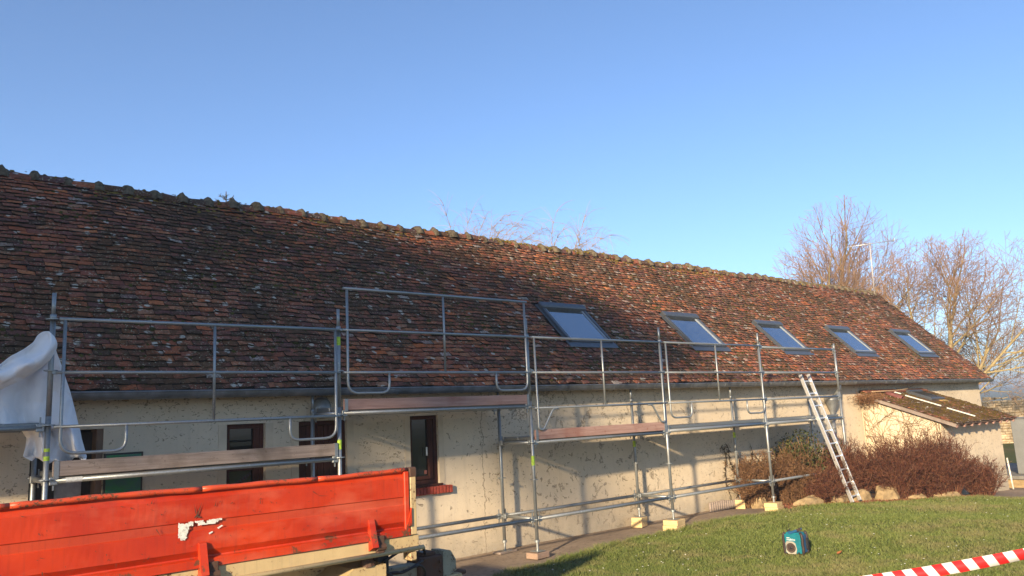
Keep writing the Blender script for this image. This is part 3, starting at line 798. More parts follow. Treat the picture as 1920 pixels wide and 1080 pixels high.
# ================================================================== SCAFFOLD
YF, YB = 8.30, 9.03
PX = [-1.55, 1.40, 4.345, 7.295, 10.225, 13.14, 16.02]
scaf = thing('scaffold', 'galvanised tube scaffold with guardrails standing along the rendered wall', 'scaffold', (7.3, 8.66, 0))
def rosette(z, x, y):
    mb = MB(); mb.disc((x, y, z), (0, 0, 1), .060, .010, 12)
    return mb
def post(x, y, z0, z1, ros, spig=None, jack=True, stick=()):
    mb = MB(); mb.tube((x, y, z0), (x, y, z1), .0242, n=12)
    if spig: mb.tube((x, y, z1), (x, y, spig), .0185, n=12); mb.disc((x, y, z1), (0, 0, 1), .028, .05, 12)
    p = mb.build('post', GALV, scaf, True)
    for z in ros: rosette(z, x, y).build('rosette', GALV, p)
    if jack:
        mb = MB(); mb.tube((x, y, z0-.14), (x, y, z0+.02), .018, n=10); mb.disc((x, y, z0-.015), (0, 0, 1), .036, .03, 10)
        mb.box(x-.075, x+.075, y-.075, y+.075, z0-.146, z0-.138); mb.build('base_jack', GALV, p)
    for za, zb in stick:
        mb = MB(); mb.path([(x, y, za), (x, y, zb)], .0252, 12, False); mb.build('sticker', STICKER, p, True)
    return p
# front posts
BASEZ = {1.40: .05, 4.345: .05, 7.295: .085, 10.225: .163, 13.14: .13, 16.02: .02}
FST = {1.40: ((1.70, 1.74), (1.78, 1.81)), 4.345: ((2.82, 2.92), (1.62, 1.73)), 7.295: ((1.22, 1.35),)}
for x in PX:
    b = BASEZ.get(x, .05); rs = [.5, 1.03, 1.53, 2.02, 2.52, 3.0]
    if x == 16.02: rs = [.5, 1.05, 1.55, 2.0, 2.5]
    post(x, YF, b+.14 if x < 13 else b+.1, 2.10, [z for z in rs if z < 2.08], None, True, [q for q in FST.get(x, ()) if q[0] < 2])
    post(x, YF, 2.10, 3.02 if x < 15 else 2.95, [z for z in rs if z > 2.08], 3.25 if x < 15 else 3.12, False, [q for q in FST.get(x, ()) if q[0] > 2])
for x in PX:
    b = {7.295: .02, 10.225: .155, 13.14: .14}.get(x, .02)
    post(x+.02, YB, b+.14, 2.08, [.5, 1.03, 1.53, 2.02], 2.28, True, (((1.30, 1.40),) if x in (10.225, 13.14) else ()))
def couple(x, y, z, s):
    """wedge head of a ledger"""
    mb = MB(); mb.box(min(x, x+s*.07), max(x, x+s*.07), y-.022, y+.022, z-.038, z+.036, .006); mb.box(x+s*.035-.006, x+s*.035+.006, y-.008, y+.008, z-.085, z+.095)
    return mb
def ledger(x0, x1, y, z, r=.0242, name='ledger'):
    mb = MB(); mb.tube((x0+.05, y, z), (x1-.05, y, z), r, n=12); o = mb.build(name, GALV, scaf, True)
    couple(x0+.028, y, z, 1).build('wedge_head', GALV, o); couple(x1-.028, y, z, -1).build('wedge_head', GALV, o)
    return o
def transom(x, z):
    mb = MB(); mb.tube((x, YF+.05, z), (x+.02, YB-.05, z), .0242, n=12); o = mb.build('transom', GALV, scaf, True)
    for y, s in ((YF, 1), (YB, -1)):
        m = MB(); m.box(x-.02, x+.03, min(y+s*.03, y+s*.09), max(y+s*.03, y+s*.09), z-.035, z+.035, .006); m.build('wedge_head', GALV, o)
def deck(x0, x1, z):
    """steel planks hooked on the transoms"""
    for k in range(2):
        ya = YF+.045+k*.325
        mb = MB(); mb.box(x0+.06, x1-.06, ya, ya+.318, z+.030, z+.078, .006); mb.build('deck_plank', GALVD, scaf)
GALVD = mat_galv('worn_deck_steel', .75)
def toe(x0, x1, z0, z1, mat):
    mb = MB(); mb.box(x0+.05, x1-.05, YF-.028, YF+.002, z0, z1, .003); o = mb.build('toe_board', mat, scaf)
    for x in (x0+.06, x1-.075):
        m = MB(); m.box(x, x+.04, YF-.032, YF+.006, z0-.02, z1+.004); m.build('end_clip', GALV, o)
def arc(pts, rad, seg=5):
    """round the corners of a polyline"""
    P = [Vector(p) for p in pts]; out = [P[0]]
    for a, b, c in zip(P[:-2], P[1:-1], P[2:]):
        d1 = (a-b).normalized(); d2 = (c-b).normalized(); r = min(rad, (a-b).length*.45, (c-b).length*.45)
        s, e = b+d1*r, b+d2*r
        for k in range(seg+1):
            t_ = k/seg; out.append(s*(1-t_)**2+b*2*t_*(1-t_)+e*t_*t_)
    return out+[P[-1]]
def guard(x0, x1, zl, loops='U', y=None):
    """advance guardrail frame: three rails, end uprights, middle upright and hooks"""
    y = YF-.045 if y is None else y
    g0, g1 = x0+.095, x1-.062; xm = (g0+g1)/2; r = .0172
    root = MB(); root.path([(g0-.05, y, zl+1.0), (g1+.05, y, zl+1.0)], r, 10); g = root.build('guardrail', GALV, scaf, True)
    for dz in (0, .5):
        m = MB(); m.tube((g0-.06, y, zl+dz), (g1+.06, y, zl+dz), r*.96, n=10); m.build('rail', GALV, g, True)
    m = MB(); m.tube((xm, y, zl), (xm, y, zl+1.0), r*.85, n=10); m.build('upright', GALV, g, True)
    for x, s in ((g0, 1), (g1, -1)):
        if loops == 'U': pts = [(x, y, zl+1.0), (x, y, zl-.245), (x+s*.56, y, zl-.245), (x+s*.56, y, zl)]
        elif loops == 'V': pts = [(x, y, zl+1.0), (x+s*.01, y, zl-.30), (x+s*.10, y, zl-.30), (x+s*.30, y, zl-.015), (x+s*.40, y, zl-.015)]
        else: pts = [(x, y, zl+1.0), (x, y, zl)]
        m = MB(); m.path(arc(pts, .14 if loops == 'U' else .09) if len(pts) > 2 else pts, r*.92, 10); m.build('hooked_upright', GALV, g, True)
    for x in (x0+.03, x1-.03):
        m = MB(); m.box(x-.03, x+.03, y-.004, YF+.01, zl+.485, zl+.515, .004); m.build('clip', GALV, g)
A, B_, C_, D_, E_, F_ = PX[1:]
# bay with the sheeting (runs on out of the picture)
deck(PX[0], A, 1.97); ledger(PX[0], A, YF, 2.0); ledger(PX[0], A, YB, 2.0); transom(PX[0], 2.0)
# bay A
guard(A, B_, 2.0); ledger(A, B_, YF, 1.515); ledger(A, B_, YB, 1.515); deck(A, B_, 1.515); toe(A, B_, 1.555, 1.69, GREYWOOD); transom(A, 1.515); transom(A, 2.0)
# bay B, one step higher
guard(B_, C_, 2.50); ledger(B_, C_, YF, 2.03, .026); ledger(B_, C_, YB, 2.03); deck(B_, C_, 2.03); toe(B_, C_, 2.065, 2.19, PINKWOOD); transom(B_, 2.03)
# bay C
guard(C_, D_, 2.0, 'V'); ledger(C_, D_, YF, 1.53); ledger(C_, D_, YB, 1.53); deck(C_, D_, 1.53); toe(C_, D_, 1.565, 1.70, PINKWOOD); transom(C_, 1.53)
# bay D
guard(D_, E_, 2.0); ledger(D_, E_, YF, 1.55, .03); ledger(D_, E_, YB, 1.55); deck(D_, E_, 1.55); transom(D_, 1.55)
# bay E: plain ledgers as rails
for z in (2.0, 2.5, 2.985): ledger(E_, F_, YF, z, .0225, 'rail')
ledger(E_, F_, YF, 1.55, .03); ledger(E_, F_, YB, 1.55); deck(E_, F_, 1.55); transom(E_, 1.55); transom(F_, 1.55)
for a, b in ((A, B_), (B_, C_), (C_, D_), (D_, E_), (E_, F_)):
    ledger(a, b, YF, .5); ledger(a, b, YB, .5)
for x in PX[1:]: transom(x, .5)
m = MB(); m.path([(1.56, YF, 1.515), (1.70, YF, 1.515)], .0252, 12, False); m.build('pale_label', WHITESTICK, scaf, True)

# ---- timber packing under the posts
def block(x, y, z, lx, ly, h, rot, mat, label, group='timber packing under the scaffold posts'):
    m = MB(); a = Vector((math.cos(rot), math.sin(rot), 0)); b = Vector((-a.y, a.x, 0))
    m.obox((x, y, z+h/2), a*lx/2, b*ly/2, Vector((0, 0, h/2)), .005)
    o = m.build('timber_block', mat, None, loc=(x, y, z)); tag(o, label, 'block', group); return o
block(C_, YF, -.008, .26, .20, .078, .15, GREYBLOCK, 'dusty brown timber block under the scaffold post beside the lawn')
block(D_, YF, -.008, .30, .25, .080, .2, NEWWOOD, 'lower fresh yellow timber block of the pair under the front scaffold post')
block(D_+.01, YF, .073, .29, .25, .080, .22, NEWWOOD, 'upper fresh yellow timber block of the pair under the front scaffold post')
block(D_, YB, -.008, .26, .19, .078, .35, NEWWOOD, 'lower block of the timber pair under the rear scaffold post close to the wall')
block(D_+.01, YB, .071, .25, .19, .077, .33, NEWWOOD, 'upper block of the timber pair under the rear scaffold post close to the wall')
block(E_, YF, -.03, .38, .24, .075, .25, NEWWOOD, 'wider lower timber block of the stepped pair beside the dead leaves')
block(E_-.03, YF, .046, .30, .24, .075, .22, NEWWOOD, 'narrower upper timber block of the stepped pair beside the dead leaves')
block(E_+.02, YB, -.03, .25, .18, .083, .5, NEWWOOD, 'lower timber block with a pale end in front of the log edging')
block(E_+.02, YB, .054, .24, .18, .083, .5, NEWWOOD, 'upper timber block with a pale end in front of the log edging')
block(C_+.02, YB, -.012, .34, .16, .03, .1, GREYWOOD, 'thin flat board under the rear scaffold post against the wall base')
block(B_, YF, -.008, .26, .20, .055, .1, GREYBLOCK, 'low timber block under the scaffold post behind the trailer')
block(A, YF, -.008, .26, .20, .055, .1, GREYBLOCK, 'low timber block under the scaffold post beside the white sheeting')

# ---- white sheeting on the scaffold
def mat_tarp():
    t = NT('white_sheeting'); p = t.pos(); n = t.noise(p, 3, 5, .6); f = t.noise(p, 14, 4, .6)
    v1 = t.voro(t.mapv(p, (1, 1, .6), rot=(.3, .4, 0)), 7, 'Distance', 'DISTANCE_TO_EDGE'); c = t.mix(n, (.74, .74, .76), (.88, .87, .86)); t.bump(t.math('ADD', t.math('MULTIPLY', t.ramp(v1, [(0, 0), (.25, 1)]), .5), t.math('ADD', n, t.math('MULTIPLY', f, .5))), .6, .03)
    m = t.fin(c, .55, 0, .35); t.b.inputs['Subsurface Weight'].default_value = 0
    return m
TARP = mat_tarp()
sheetT = thing('white_sheet', 'crumpled white plastic sheeting draped over the scaffold end', 'sheet', (1.2, 8.45, 1.6))
def curtain():
    rows = [(652, 84, 104), (668, 70, 109), (684, 30, 115), (700, -12, 120), (735, -60, 132), (770, -70, 141), (795, -60, 147), (806, 40, 150), (822, 50, 153), (840, 47, 158), (856, 42, 163), (866, 60, 160)]
    V = []; nu = 40; rr = []
    # densify rows
    for (a, b) in zip(rows[:-1], rows[1:]):
        for k in range(4): f = k/4; rr.append(tuple(a[i]*(1-f)+b[i]*f for i in range(3)))
    rr.append(rows[-1])
    for i, (y, l, r) in enumerate(rr):
        f = i/(len(rr)-1)
        for k in range(nu):
            u = k/(nu-1); p = onY(l+(r-l)*u, y, 8.50)
            amp = .025+.085*f
            fold = amp*(math.sin(u*11+2.2*math.sin(f*3.1))+.5*math.sin(u*23+f*5)+.35*math.sin(u*5-f*7))
            q = CAM+(p-CAM)*((8.50+fold)/8.50)
            if i == len(rr)-1 or i > len(rr)-4: q.z += .03*math.sin(u*17)+.02*math.sin(u*9)
            V.append(q-ORG[sheetT.name])
    nv = len(rr); F = [(i*nu+k, i*nu+k+1, (i+1)*nu+k+1, (i+1)*nu+k) for i in range(nv-1) for k in range(nu-1)]
    o = link('hanging_fold', np_mesh('hanging_fold', np.array([tuple(v) for v in V]), np.array(F)), TARP, sheetT, True)
    md = o.modifiers.new('t', 'SOLIDIFY'); md.thickness = .004
    md = o.modifiers.new('s', 'SUBSURF'); md.levels = 1; md.render_levels = 1
curtain()
def rolled():
    top = [(-90, 720), (-40, 700), (0, 684), (20, 668), (45, 655), (63, 642), (71, 628), (80, 622), (92, 621)]
    bot = [(-90, 768), (-40, 752), (0, 733), (20, 722), (50, 708), (75, 692), (95, 675), (106, 658), (109, 645), (104, 632), (93, 622)]
    def resam(P, n):
        P = np.array(P, float); d = np.concatenate([[0], np.cumsum(np.hypot(*np.diff(P, axis=0).T))]); q = np.linspace(0, d[-1], n); return np.stack([np.interp(q, d, P[:, 0]), np.interp(q, d, P[:, 1])], 1)
    nu, nv = 44, 26; T, B = resam(top, nu), resam(bot, nu); V = []
    for i in range(nu):
        u = i/(nu-1); vc = .10+.55*(u*u*(3-2*u)); close = math.sin(min(1, (1-u)*3.2)*math.pi/2)
        for k in range(nv):
            v = k/(nv-1); x, y = T[i]*(1-v)+B[i]*v
            if v < vc: dep = .055*math.sin(math.pi*v/vc)-.075*(v/vc)**2
            else: q = (v-vc)/(1-vc); dep = -.075*math.cos(q*math.pi*.62)-.035*math.sin(q*math.pi)+.03*q*q
            dep += .012*math.sin(u*17+v*6)*math.sin(v*9)+.008*math.sin(u*31-v*4)
            V.append(onY(float(x), float(y), float(8.19+dep*close))-ORG[sheetT.name])
    F = [(i*nv+k, i*nv+k+1, (i+1)*nv+k+1, (i+1)*nv+k) for i in range(nu-1) for k in range(nv-1)]
    o = link('swept_fold', np_mesh('swept_fold', np.array([tuple(v) for v in V]), np.array(F)), TARP, sheetT, True)
    md = o.modifiers.new('t', 'SOLIDIFY'); md.thickness = .006
    md = o.modifiers.new('s', 'SUBSURF'); md.levels = 1; md.render_levels = 1
rolled()

# ================================================================== LADDER
def ladder():
    f0, t0 = Vector((15.06, 7.70, terz(15.1)+.005)), Vector((14.97, 8.46, 2.47))
    up = (t0-f0).normalized(); L = (t0-f0).length; xa = Vector((1, 0, 0)); xa = (xa-up*xa.dot(up)).normalized(); nn = up.cross(xa)
    la = thing('ladder', 'aluminium ladder leaning against the scaffold in front of the bushes', 'ladder', f0)
    for s in (-1, 1):
        m = MB(); m.obox(f0+up*L/2+xa*s*.155, xa*.014, up*L/2, nn*.036, .004); rail = m.build('rail', ALU, la)
        m = MB(); m.obox(f0+up*.02+xa*s*.155, xa*.02, up*.035, nn*.04, .005); m.build('foot', BLACK, rail)
    k = .16
    while k < L-.08:
        m = MB(); c = f0+up*k; m.obox(c, xa*.142, up*.014, nn*.015, .004); m.build('rung', ALU, la)
        k += .262
ladder()

# ================================================================== LEAN-TO
AX0, AX1, AYF = 18.9, 22.5, 7.50
annex = thing('lean_to', 'small cream lean-to with mossy tiled roof built against the farmhouse', 'outbuilding', (20.7, 8.4, -.35))
AE_Y, AE_Z, AT_Y, AT_Z = 7.12, 1.275, 9.262, 2.075
def AW(x, f, h=0.0):
    """lean-to roof: f from eave 0 to top 1"""
    sl = math.atan2(AT_Z-AE_Z, AT_Y-AE_Y)
    return Vector((x, AE_Y+(AT_Y-AE_Y)*f-math.sin(sl)*h, AE_Z+(AT_Z-AE_Z)*f+math.cos(sl)*h))
def zr_(y): return AE_Z+(AT_Z-AE_Z)*(y-AE_Y)/(AT_Y-AE_Y)-.075
m = MB()
m.prism([(AX0, AYF, -.9), (AX0, 9.265, -.9), (AX0, 9.265, zr_(9.265)), (AX0, AYF, zr_(AYF))], (.22, 0, 0)); m.build('side_wall', RENDER, annex)
m = MB(); m.box(AX0+.222, AX1, AYF, AYF+.22, -.9, zr_(AYF)-.01); m.build('front_wall', RENDER, annex)
m = MB(); m.prism([(AX1-.22, AYF+.222, -.9), (AX1-.22, 9.265, -.9), (AX1-.22, 9.265, zr_(9.265)), (AX1-.22, AYF+.222, zr_(AYF+.222))], (.218, 0, 0)); m.build('end_wall', RENDER, annex)
LX0, LX1 = 18.80, 22.62
m = MB(); V = [AW(LX0+.02, 0, -.02), AW(LX1-.02, 0, -.02), AW(LX1-.02, 1, -.02), AW(LX0+.02, 1, -.02)]
m.prism(V, (0, 0, .022)); aroof = m.build('roof', mat_plain('old_boards', (.16, .11, .075), .9), annex)
# rafter tails
for k in range(9):
    x = LX0+.10+k*(LX1-LX0-.26)/8
    sl = math.atan2(AT_Z-AE_Z, AT_Y-AE_Y); up = Vector((0, math.cos(sl), math.sin(sl))); nn = Vector((0, -math.sin(sl), math.cos(sl)))
    m = MB(); m.obox(AW(x+.03, 0, -.062)+up*.30, Vector((.032, 0, 0)), up*.29, nn*.038); m.build('rafter', PINKWOOD, annex)
m = MB(); sl = math.atan2(AT_Z-AE_Z, AT_Y-AE_Y); up = Vector((0, math.cos(sl), math.sin(sl))); nn = Vector((0, -math.sin(sl), math.cos(sl)))
Ls = math.hypot(AT_Z-AE_Z, AT_Y-AE_Y)
m.obox(AW(LX0+.01, .5, -.045), Vector((.012, 0, 0)), up*(Ls/2), nn*.035); m.build('barge_board', GREYWOOD, annex)
def annex_tiles():
    Vs, Cs = [], []; r2 = np.random.default_rng(21); GA, TW = .095, .168
    for k in range(int(Ls/GA)):
        x = LX0+(k % 2)*.08-.01
        while x < LX1-.1:
            wd = TW*r2.uniform(.93, 1); xc = x+wd/2; x += wd+.004; s0 = k*GA-.02
            if 20.95 < xc < 21.75 and .62 < s0/Ls < .90: continue
            v = tile_verts(wd, .014, .03+abs(r2.normal(0, .006)), .01, r2.normal(0, .004, 4), r2.normal(0, .05))
            Vs.append([tuple(AW(xc+a[0], 0, 0)+up*(s0+a[1])+nn*a[2]) for a in v]); Cs.append((r2.random()*.6, r2.uniform(.55, 1), r2.random()*.95))
    Vs = np.array(Vs); n = len(Vs); b = (np.arange(n)*12)[:, None, None]
    o = link('tile_field', np_mesh('tile_field', Vs.reshape(-1, 3)-np.array(ORG[annex.name]), [(TF4[None]+b).reshape(-1, 4), (TF3[None]+b).reshape(-1, 3)], np.repeat(np.array(Cs), 12, 0)), TILEA, aroof)
    tag(o, kind='stuff')
    pts, sz = [], []
    for _ in range(2600):
        x = r2.uniform(LX0+.05, LX1-.05); s = r2.uniform(0, Ls)
        if 20.9 < x < 21.8 and .58 < s/Ls < .93: continue
        pts.append((tuple(AW(x, 0, 0)+up*s+nn*.028), tuple(nn))); sz.append(abs(r2.normal(.02, .012))+.008)
    V, F = blob_field(pts, sz, .5, 5); o = link('moss', np_mesh('moss', V-np.array(ORG[annex.name]), F), mat_moss('lean_to_moss', (.07, .045, .016), (.13, .085, .024)), aroof, True); tag(o, kind='stuff')
TILEA = mat_tile('mossy_clay_tile', 1.0)
annex_tiles()
# white conduit strips, skylight and clutter on the lean-to roof
for f0, f1 in ((.94, .86), (.80, .43), (.36, .09)):
    m = MB(); a, b = AW(20.35, f0, .055), AW(20.40, f1, .055); m.obox((a+b)/2, Vector((.022, 0, 0)), (b-a)/2, nn*.012); m.build('white_strip', WHITESTICK, aroof)
m = MB(); m.obox(AW(21.35, .76, .04), Vector((.40, 0, 0)), up*.31, nn*.05, .008); askl = m.build('skylight', SKYFRAME, annex)
m = MB(); m.obox(AW(21.35, .76, .093), Vector((.33, 0, 0)), up*.25, nn*.004); m.build('pane', mat_glass('dusty_glass', (.10, .10, .09), 1.45, .2), askl)
m = MB(); m.obox(AW(21.35, .895, .06), Vector((.42, 0, 0)), up*.04, nn*.06, .01); m.build('hood', SKYFRAME, askl)
m = MB(); m.obox(AW(21.55, .60, .035), Vector((.17, 0, 0)), up*.05, nn*.012); m.build('lead_apron', mat_plain('ochre_apron', (.42, .27, .08), .8), askl)
# red-brown ridge flashing along the farmhouse wall
m = MB(); m.obox(AW(20.6, .955, .06)+Vector((0, 0, .01)), Vector((1.75, 0, 0)), up*.085, nn*.012, .004); m.build('flashing', mat_plain('terracotta_flashing', (.26, .105, .065), .85, 0, .2, .35, 8), annex)
ht = thing('half_round_tile', 'loose half-round ridge tile lying on the lean-to roof', 'tile', AW(19.75, .80, .03))
m = MB(); n_ = 9; vs = []
for i in range(4):
    for a in range(n_):
        q = math.pi*a/(n_-1); vs.append(AW(19.75, .80, .04)+Vector((math.cos(q)*.09, 0, 0))+up*(-.2+.133*i)+nn*math.sin(q)*.075)
m.add(vs, [(i*n_+a, i*n_+a+1, (i+1)*n_+a+1, (i+1)*n_+a) for i in range(3) for a in range(n_-1)]); o = m.build('shell', mat_plain('plum_clay', (.17, .06, .05), .8), ht, True)
md = o.modifiers.new('t', 'SOLIDIFY'); md.thickness = .014
# a thin bamboo-like pole lying under the gutter
pl = MB(); pl.path([AW(19.0, .90, .10), AW(20.2, .93, .085), AW(21.2, .955, .10), AW(21.75, .985, .19)], .012, 8)
o = pl.build('pole', mat_plain('pale_cane', (.42, .30, .18), .7), None, True, loc=AW(20.4, .93, .09)); tag(o, 'thin pale cane lying along the top of the lean-to roof', 'pole')
# white rod at the lean-to corner
m = MB(); m.tube((22.53, 7.42, terz(22.5)), (22.56, 7.47, .28), .02, n=8); o = m.build('rod', mat_plain('white_rod', (.72, .66, .58), .5), None, True, loc=(22.53, 7.43, terz(22.5)))
tag(o, 'thin white rod leaning at the lean-to corner', 'rod')

# ================================================================== BEYOND THE LEAN-TO
tr = thing('stone_terrace', 'low stone terrace with grey slab top beyond the lean-to', 'terrace', (25.4, 8, -.5))
for k in range(5):
    m = MB(); x = 23.45+k*.86; m.box(x, x+.845, 6.7, 9.2, -.34, -.245, .012); m.build('slab', mat_plain('grey_slab', (.20, .19, .17), .9, 0, .2, .3, 5, .5), tr)
m = MB(); m.box(23.5, 27.7, 6.78, 9.15, -.8, -.342); m.build('base', STONE, tr)
cb = thing('grey_cabinet', 'tall plain grey metal cabinet standing on the stone terrace', 'cabinet', (24.6, 7.9, -.245))
m = MB(); m.box(24.05, 24.55, 7.2, 7.75, -.244, 1.2, .01); m.build('body', mat_plain('grey_sheet_metal', (.21, .215, .21), .5, .2, .4, .08, 4), cb)
m = MB(); m.box(24.03, 24.57, 7.18, 7.77, 1.201, 1.24, .006); m.build('cap', ZINC, cb)
# old field wall of rubble: real stones, too small to pick apart
def rubble_wall():
    c0 = depth(1830, 800, 41); c0.z = -.75
    dirw = Vector((.70, -.714, 0)); nrm = Vector((-dirw.y, dirw.x, 0))
    wl_ = thing('rubble_wall', 'old ochre rubble stone wall with a ragged top in the distance', 'wall', c0)
    m = MB(); 
    m.obox(c0+dirw*3+Vector((0, 0, 1.05)), dirw*10, nrm*.2, Vector((0, 0, 1.25))); m.build('core', STONE, wl_)
    r2 = np.random.default_rng(5); mb = MB()
    for z in np.arange(-.1, 2.25, .135):
        a = -7.0+r2.uniform(0, .2)
        while a < 13:
            l = r2.uniform(.16, .42)
            mb.obox(c0+dirw*(a+l/2)-nrm*(-.2+0*1)*-1+Vector((0, 0, z+.06+r2.normal(0, .012))), dirw*l*.47, nrm*r2.uniform(.03, .07), Vector((0, 0, r2.uniform(.05, .066))), .02); a += l
    for k in range(90):
        a = r2.uniform(-7, 13); l = r2.uniform(.12, .35)
        mb.obox(c0+dirw*a+nrm*r2.uniform(-.15, .15)+Vector((0, 0, 2.32+r2.uniform(0, .16))), (dirw+Vector((0, 0, r2.normal(0, .15))))*l/2, nrm*r2.uniform(.08, .16), Vector((0, 0, r2.uniform(.03, .08))), .02)
    o = mb.build('stones', mat_plain('pale_rubble', (.46, .36, .23), .92, 0, .1, .45, 2.2, .6), wl_, recalc=False); tag(o, kind='stuff')
rubble_wall()

# ================================================================== TRAILER
trl = thing('tipper_trailer', 'dented orange-red tipper trailer with rusty cream frame parked before the scaffold', 'trailer', (1.8, 6.35, 0))
TX0, TX1, TY = -.35, 3.50, 5.50; TYB = 7.18
def trailer_panel():
    # side profile: (z, outward offset); pressed sheet with flanges
    prof = [(1.000, .026), (1.048, .026), (1.054, .016), (1.060, -.018), (1.068, -.020), (1.108, .012), (1.235, .012), (1.242, .004), (1.294, .004), (1.301, .012), (1.448, .012), (1.478, -.010), (1.500, -.006)]
    nx = 90; V = []; F = []
    for i in range(nx):
        x = TX0+(TX1-.02-TX0)*i/(nx-1)
        for (z, o) in prof:
            dent = .010*math.sin(x*2.1+z*3)*math.sin(x*.9)+.006*math.sin(x*5.3+z*9)
            if not 1.09 < z < 1.47: dent *= .3
            lip = .007*math.sin(x*1.7)+.002*math.sin(x*6.1) if z > 1.46 else 0
            V.append((x, TY-o+dent, z+lip))
    n = len(prof)
    for i in range(nx-1):
        for k in range(n-1): b = i*n+k; F.append((b, b+n, b+n+1, b+1))
    mb = MB(); mb.add(V, F); o = mb.build('side_panel', RED, trl, recalc=False)
    md = o.modifiers.new('t', 'SOLIDIFY'); md.thickness = .03; md.offset = -1
    # rolled top lip, bent and notched
    pts = []
    for i in range(60):
        x = TX0+(TX1-.03-TX0)*i/59; pts.append((x, TY-.006, 1.508+.007*math.sin(x*1.7)+.002*math.sin(x*6.1)+.0015*math.sin(x*17)))
    for a, b in ((0, 17), (17, 34), (34, 47), (47, 60)):
        mb = MB(); mb.path(pts[a:b+(1 if b < 60 else 0)], [.018+.0015*math.sin(k*1.3) for k in range(len(pts[a:b+(1 if b < 60 else 0)]))], 8); mb.build('top_lip', REDEDGE, o, True)
    mb = MB(); mb.obox((TX1-.045, TY-.012, 1.26), (.022, 0, 0), (0, .014, 0), (0, 0, .235), .006); mb.build('end_stiffener', RED, o)
    mb = MB(); mb.prism([(TX1-.06, TY-.015, 1.07), (TX1-.012, TY-.015, 1.07), (TX1-.012, TY-.015, 1.21)], (0, -.022, 0)); mb.build('gusset', RED, o)
    # hinge ribs
    for x in (.15, 1.86, 3.135):
        mb = MB(); w = .024
        mb.add([(x-w, TY+.01, 1.16), (x+w, TY+.01, 1.16), (x-w, TY-.018, 1.155), (x+w, TY-.018, 1.155), (x-w*1.1, TY-.075, .955), (x+w*1.1, TY-.075, .955), (x-w*1.1, TY-.01, .925), (x+w*1.1, TY-.01, .925)],
               [(0, 1, 3, 2), (2, 3, 5, 4), (4, 5, 7, 6), (0, 2, 4, 6), (1, 7, 5, 3), (0, 6, 7, 1)])
        rib = mb.build('hinge_rib', RED, o)
        mb = MB(); mb.tube((x+.03, TY-.03, .945), (x+.105, TY-.03, .945), .028, n=10); mb.box(x+.035, x+.10, TY-.04, TY+.01, .90, 1.03, .006); mb.build('hinge', RUST, rib)
    # torn white sticker and scratches: flat marks lying on the sheet
    mb = MB(); r2 = random.Random(4); yS = TY+.0105
    def dent(x, z): return TY-.012+.010*math.sin(x*2.1+z*3)*math.sin(x*.9)+.006*math.sin(x*5.3+z*9)-.004
    def patch(pl):
        mb.add([(x, dent(x, z)-.0045, z) for x, z in pl], [tuple(range(len(pl)))])
    g = .0065
    for ix in range(46):
        for iz in range(19):
            x = 1.705+ix*g; z = 1.190+iz*g; top = z > 1.268 and x < 1.99-(1.30-z)*1.2; left = x < 1.768-(1.27-z)*.25
            hole = math.sin(x*83+z*41)+math.sin(x*37-z*120)+math.sin(x*190+z*150)*.7
            if not (left or top) or (top and not left and hole > .55) or (left and hole > 1.6) or r2.random() < .04: continue
            if z > 1.300-.03*max(0, .05-abs(x-1.74))*10: continue
            patch([(x+r2.uniform(-.004, .001), z+r2.uniform(-.004, .001)), (x+g+r2.uniform(-.001, .004), z+r2.uniform(-.004, .001)), (x+g+r2.uniform(-.001, .004), z+g+r2.uniform(-.001, .004)), (x+r2.uniform(-.004, .001), z+g+r2.uniform(-.001, .004))])
    patch([(1.955, 1.243), (1.985, 1.258), (1.995, 1.252), (1.965, 1.234)]); patch([(1.90, 1.215), (1.925, 1.225), (1.928, 1.217), (1.905, 1.206)])
    tag(mb.build('torn_sticker', WHITESTICK, o, recalc=False), kind='stuff')
    mb = MB()
    def scr(x0, z0, x1, z1, wd):
        dx, dz = x1-x0, z1-z0; l = math.hypot(dx, dz); nx_, nz_ = -dz/l*wd, dx/l*wd
        mb.add([(a, dent(a, z)-.004, z) for a, z in ((x0+nx_, z0+nz_), (x1, z1), (x0-nx_, z0-nz_))], [(0, 1, 2)])
    scr(1.822, 1.335, 1.852, 1.425, .006); scr(1.815, 1.35, 1.80, 1.415, .004); scr(1.825, 1.34, 1.80, 1.32, .010); scr(1.83, 1.33, 1.85, 1.318, .009); scr(1.94, 1.39, 1.944, 1.43, .003)
    scr(1.565, 1.28, 1.60, 1.225, .003); scr(2.65, 1.415, 2.70, 1.38, .003); scr(2.70, 1.38, 2.78, 1.372, .002); scr(2.25, 1.37, 2.254, 1.41, .003)
    for _ in range(70):
        x = r2.uniform(.8, 3.4); z = r2.choice([r2.uniform(1.10, 1.22), r2.uniform(1.31, 1.46)]); a = r2.uniform(0, 6.28); l = r2.uniform(.006, .03); scr(x, z, x+l*math.cos(a), z+l*math.sin(a), r2.uniform(.001, .004))
    tag(mb.build('scratches', RUST, o, recalc=False), kind='stuff')
    return o
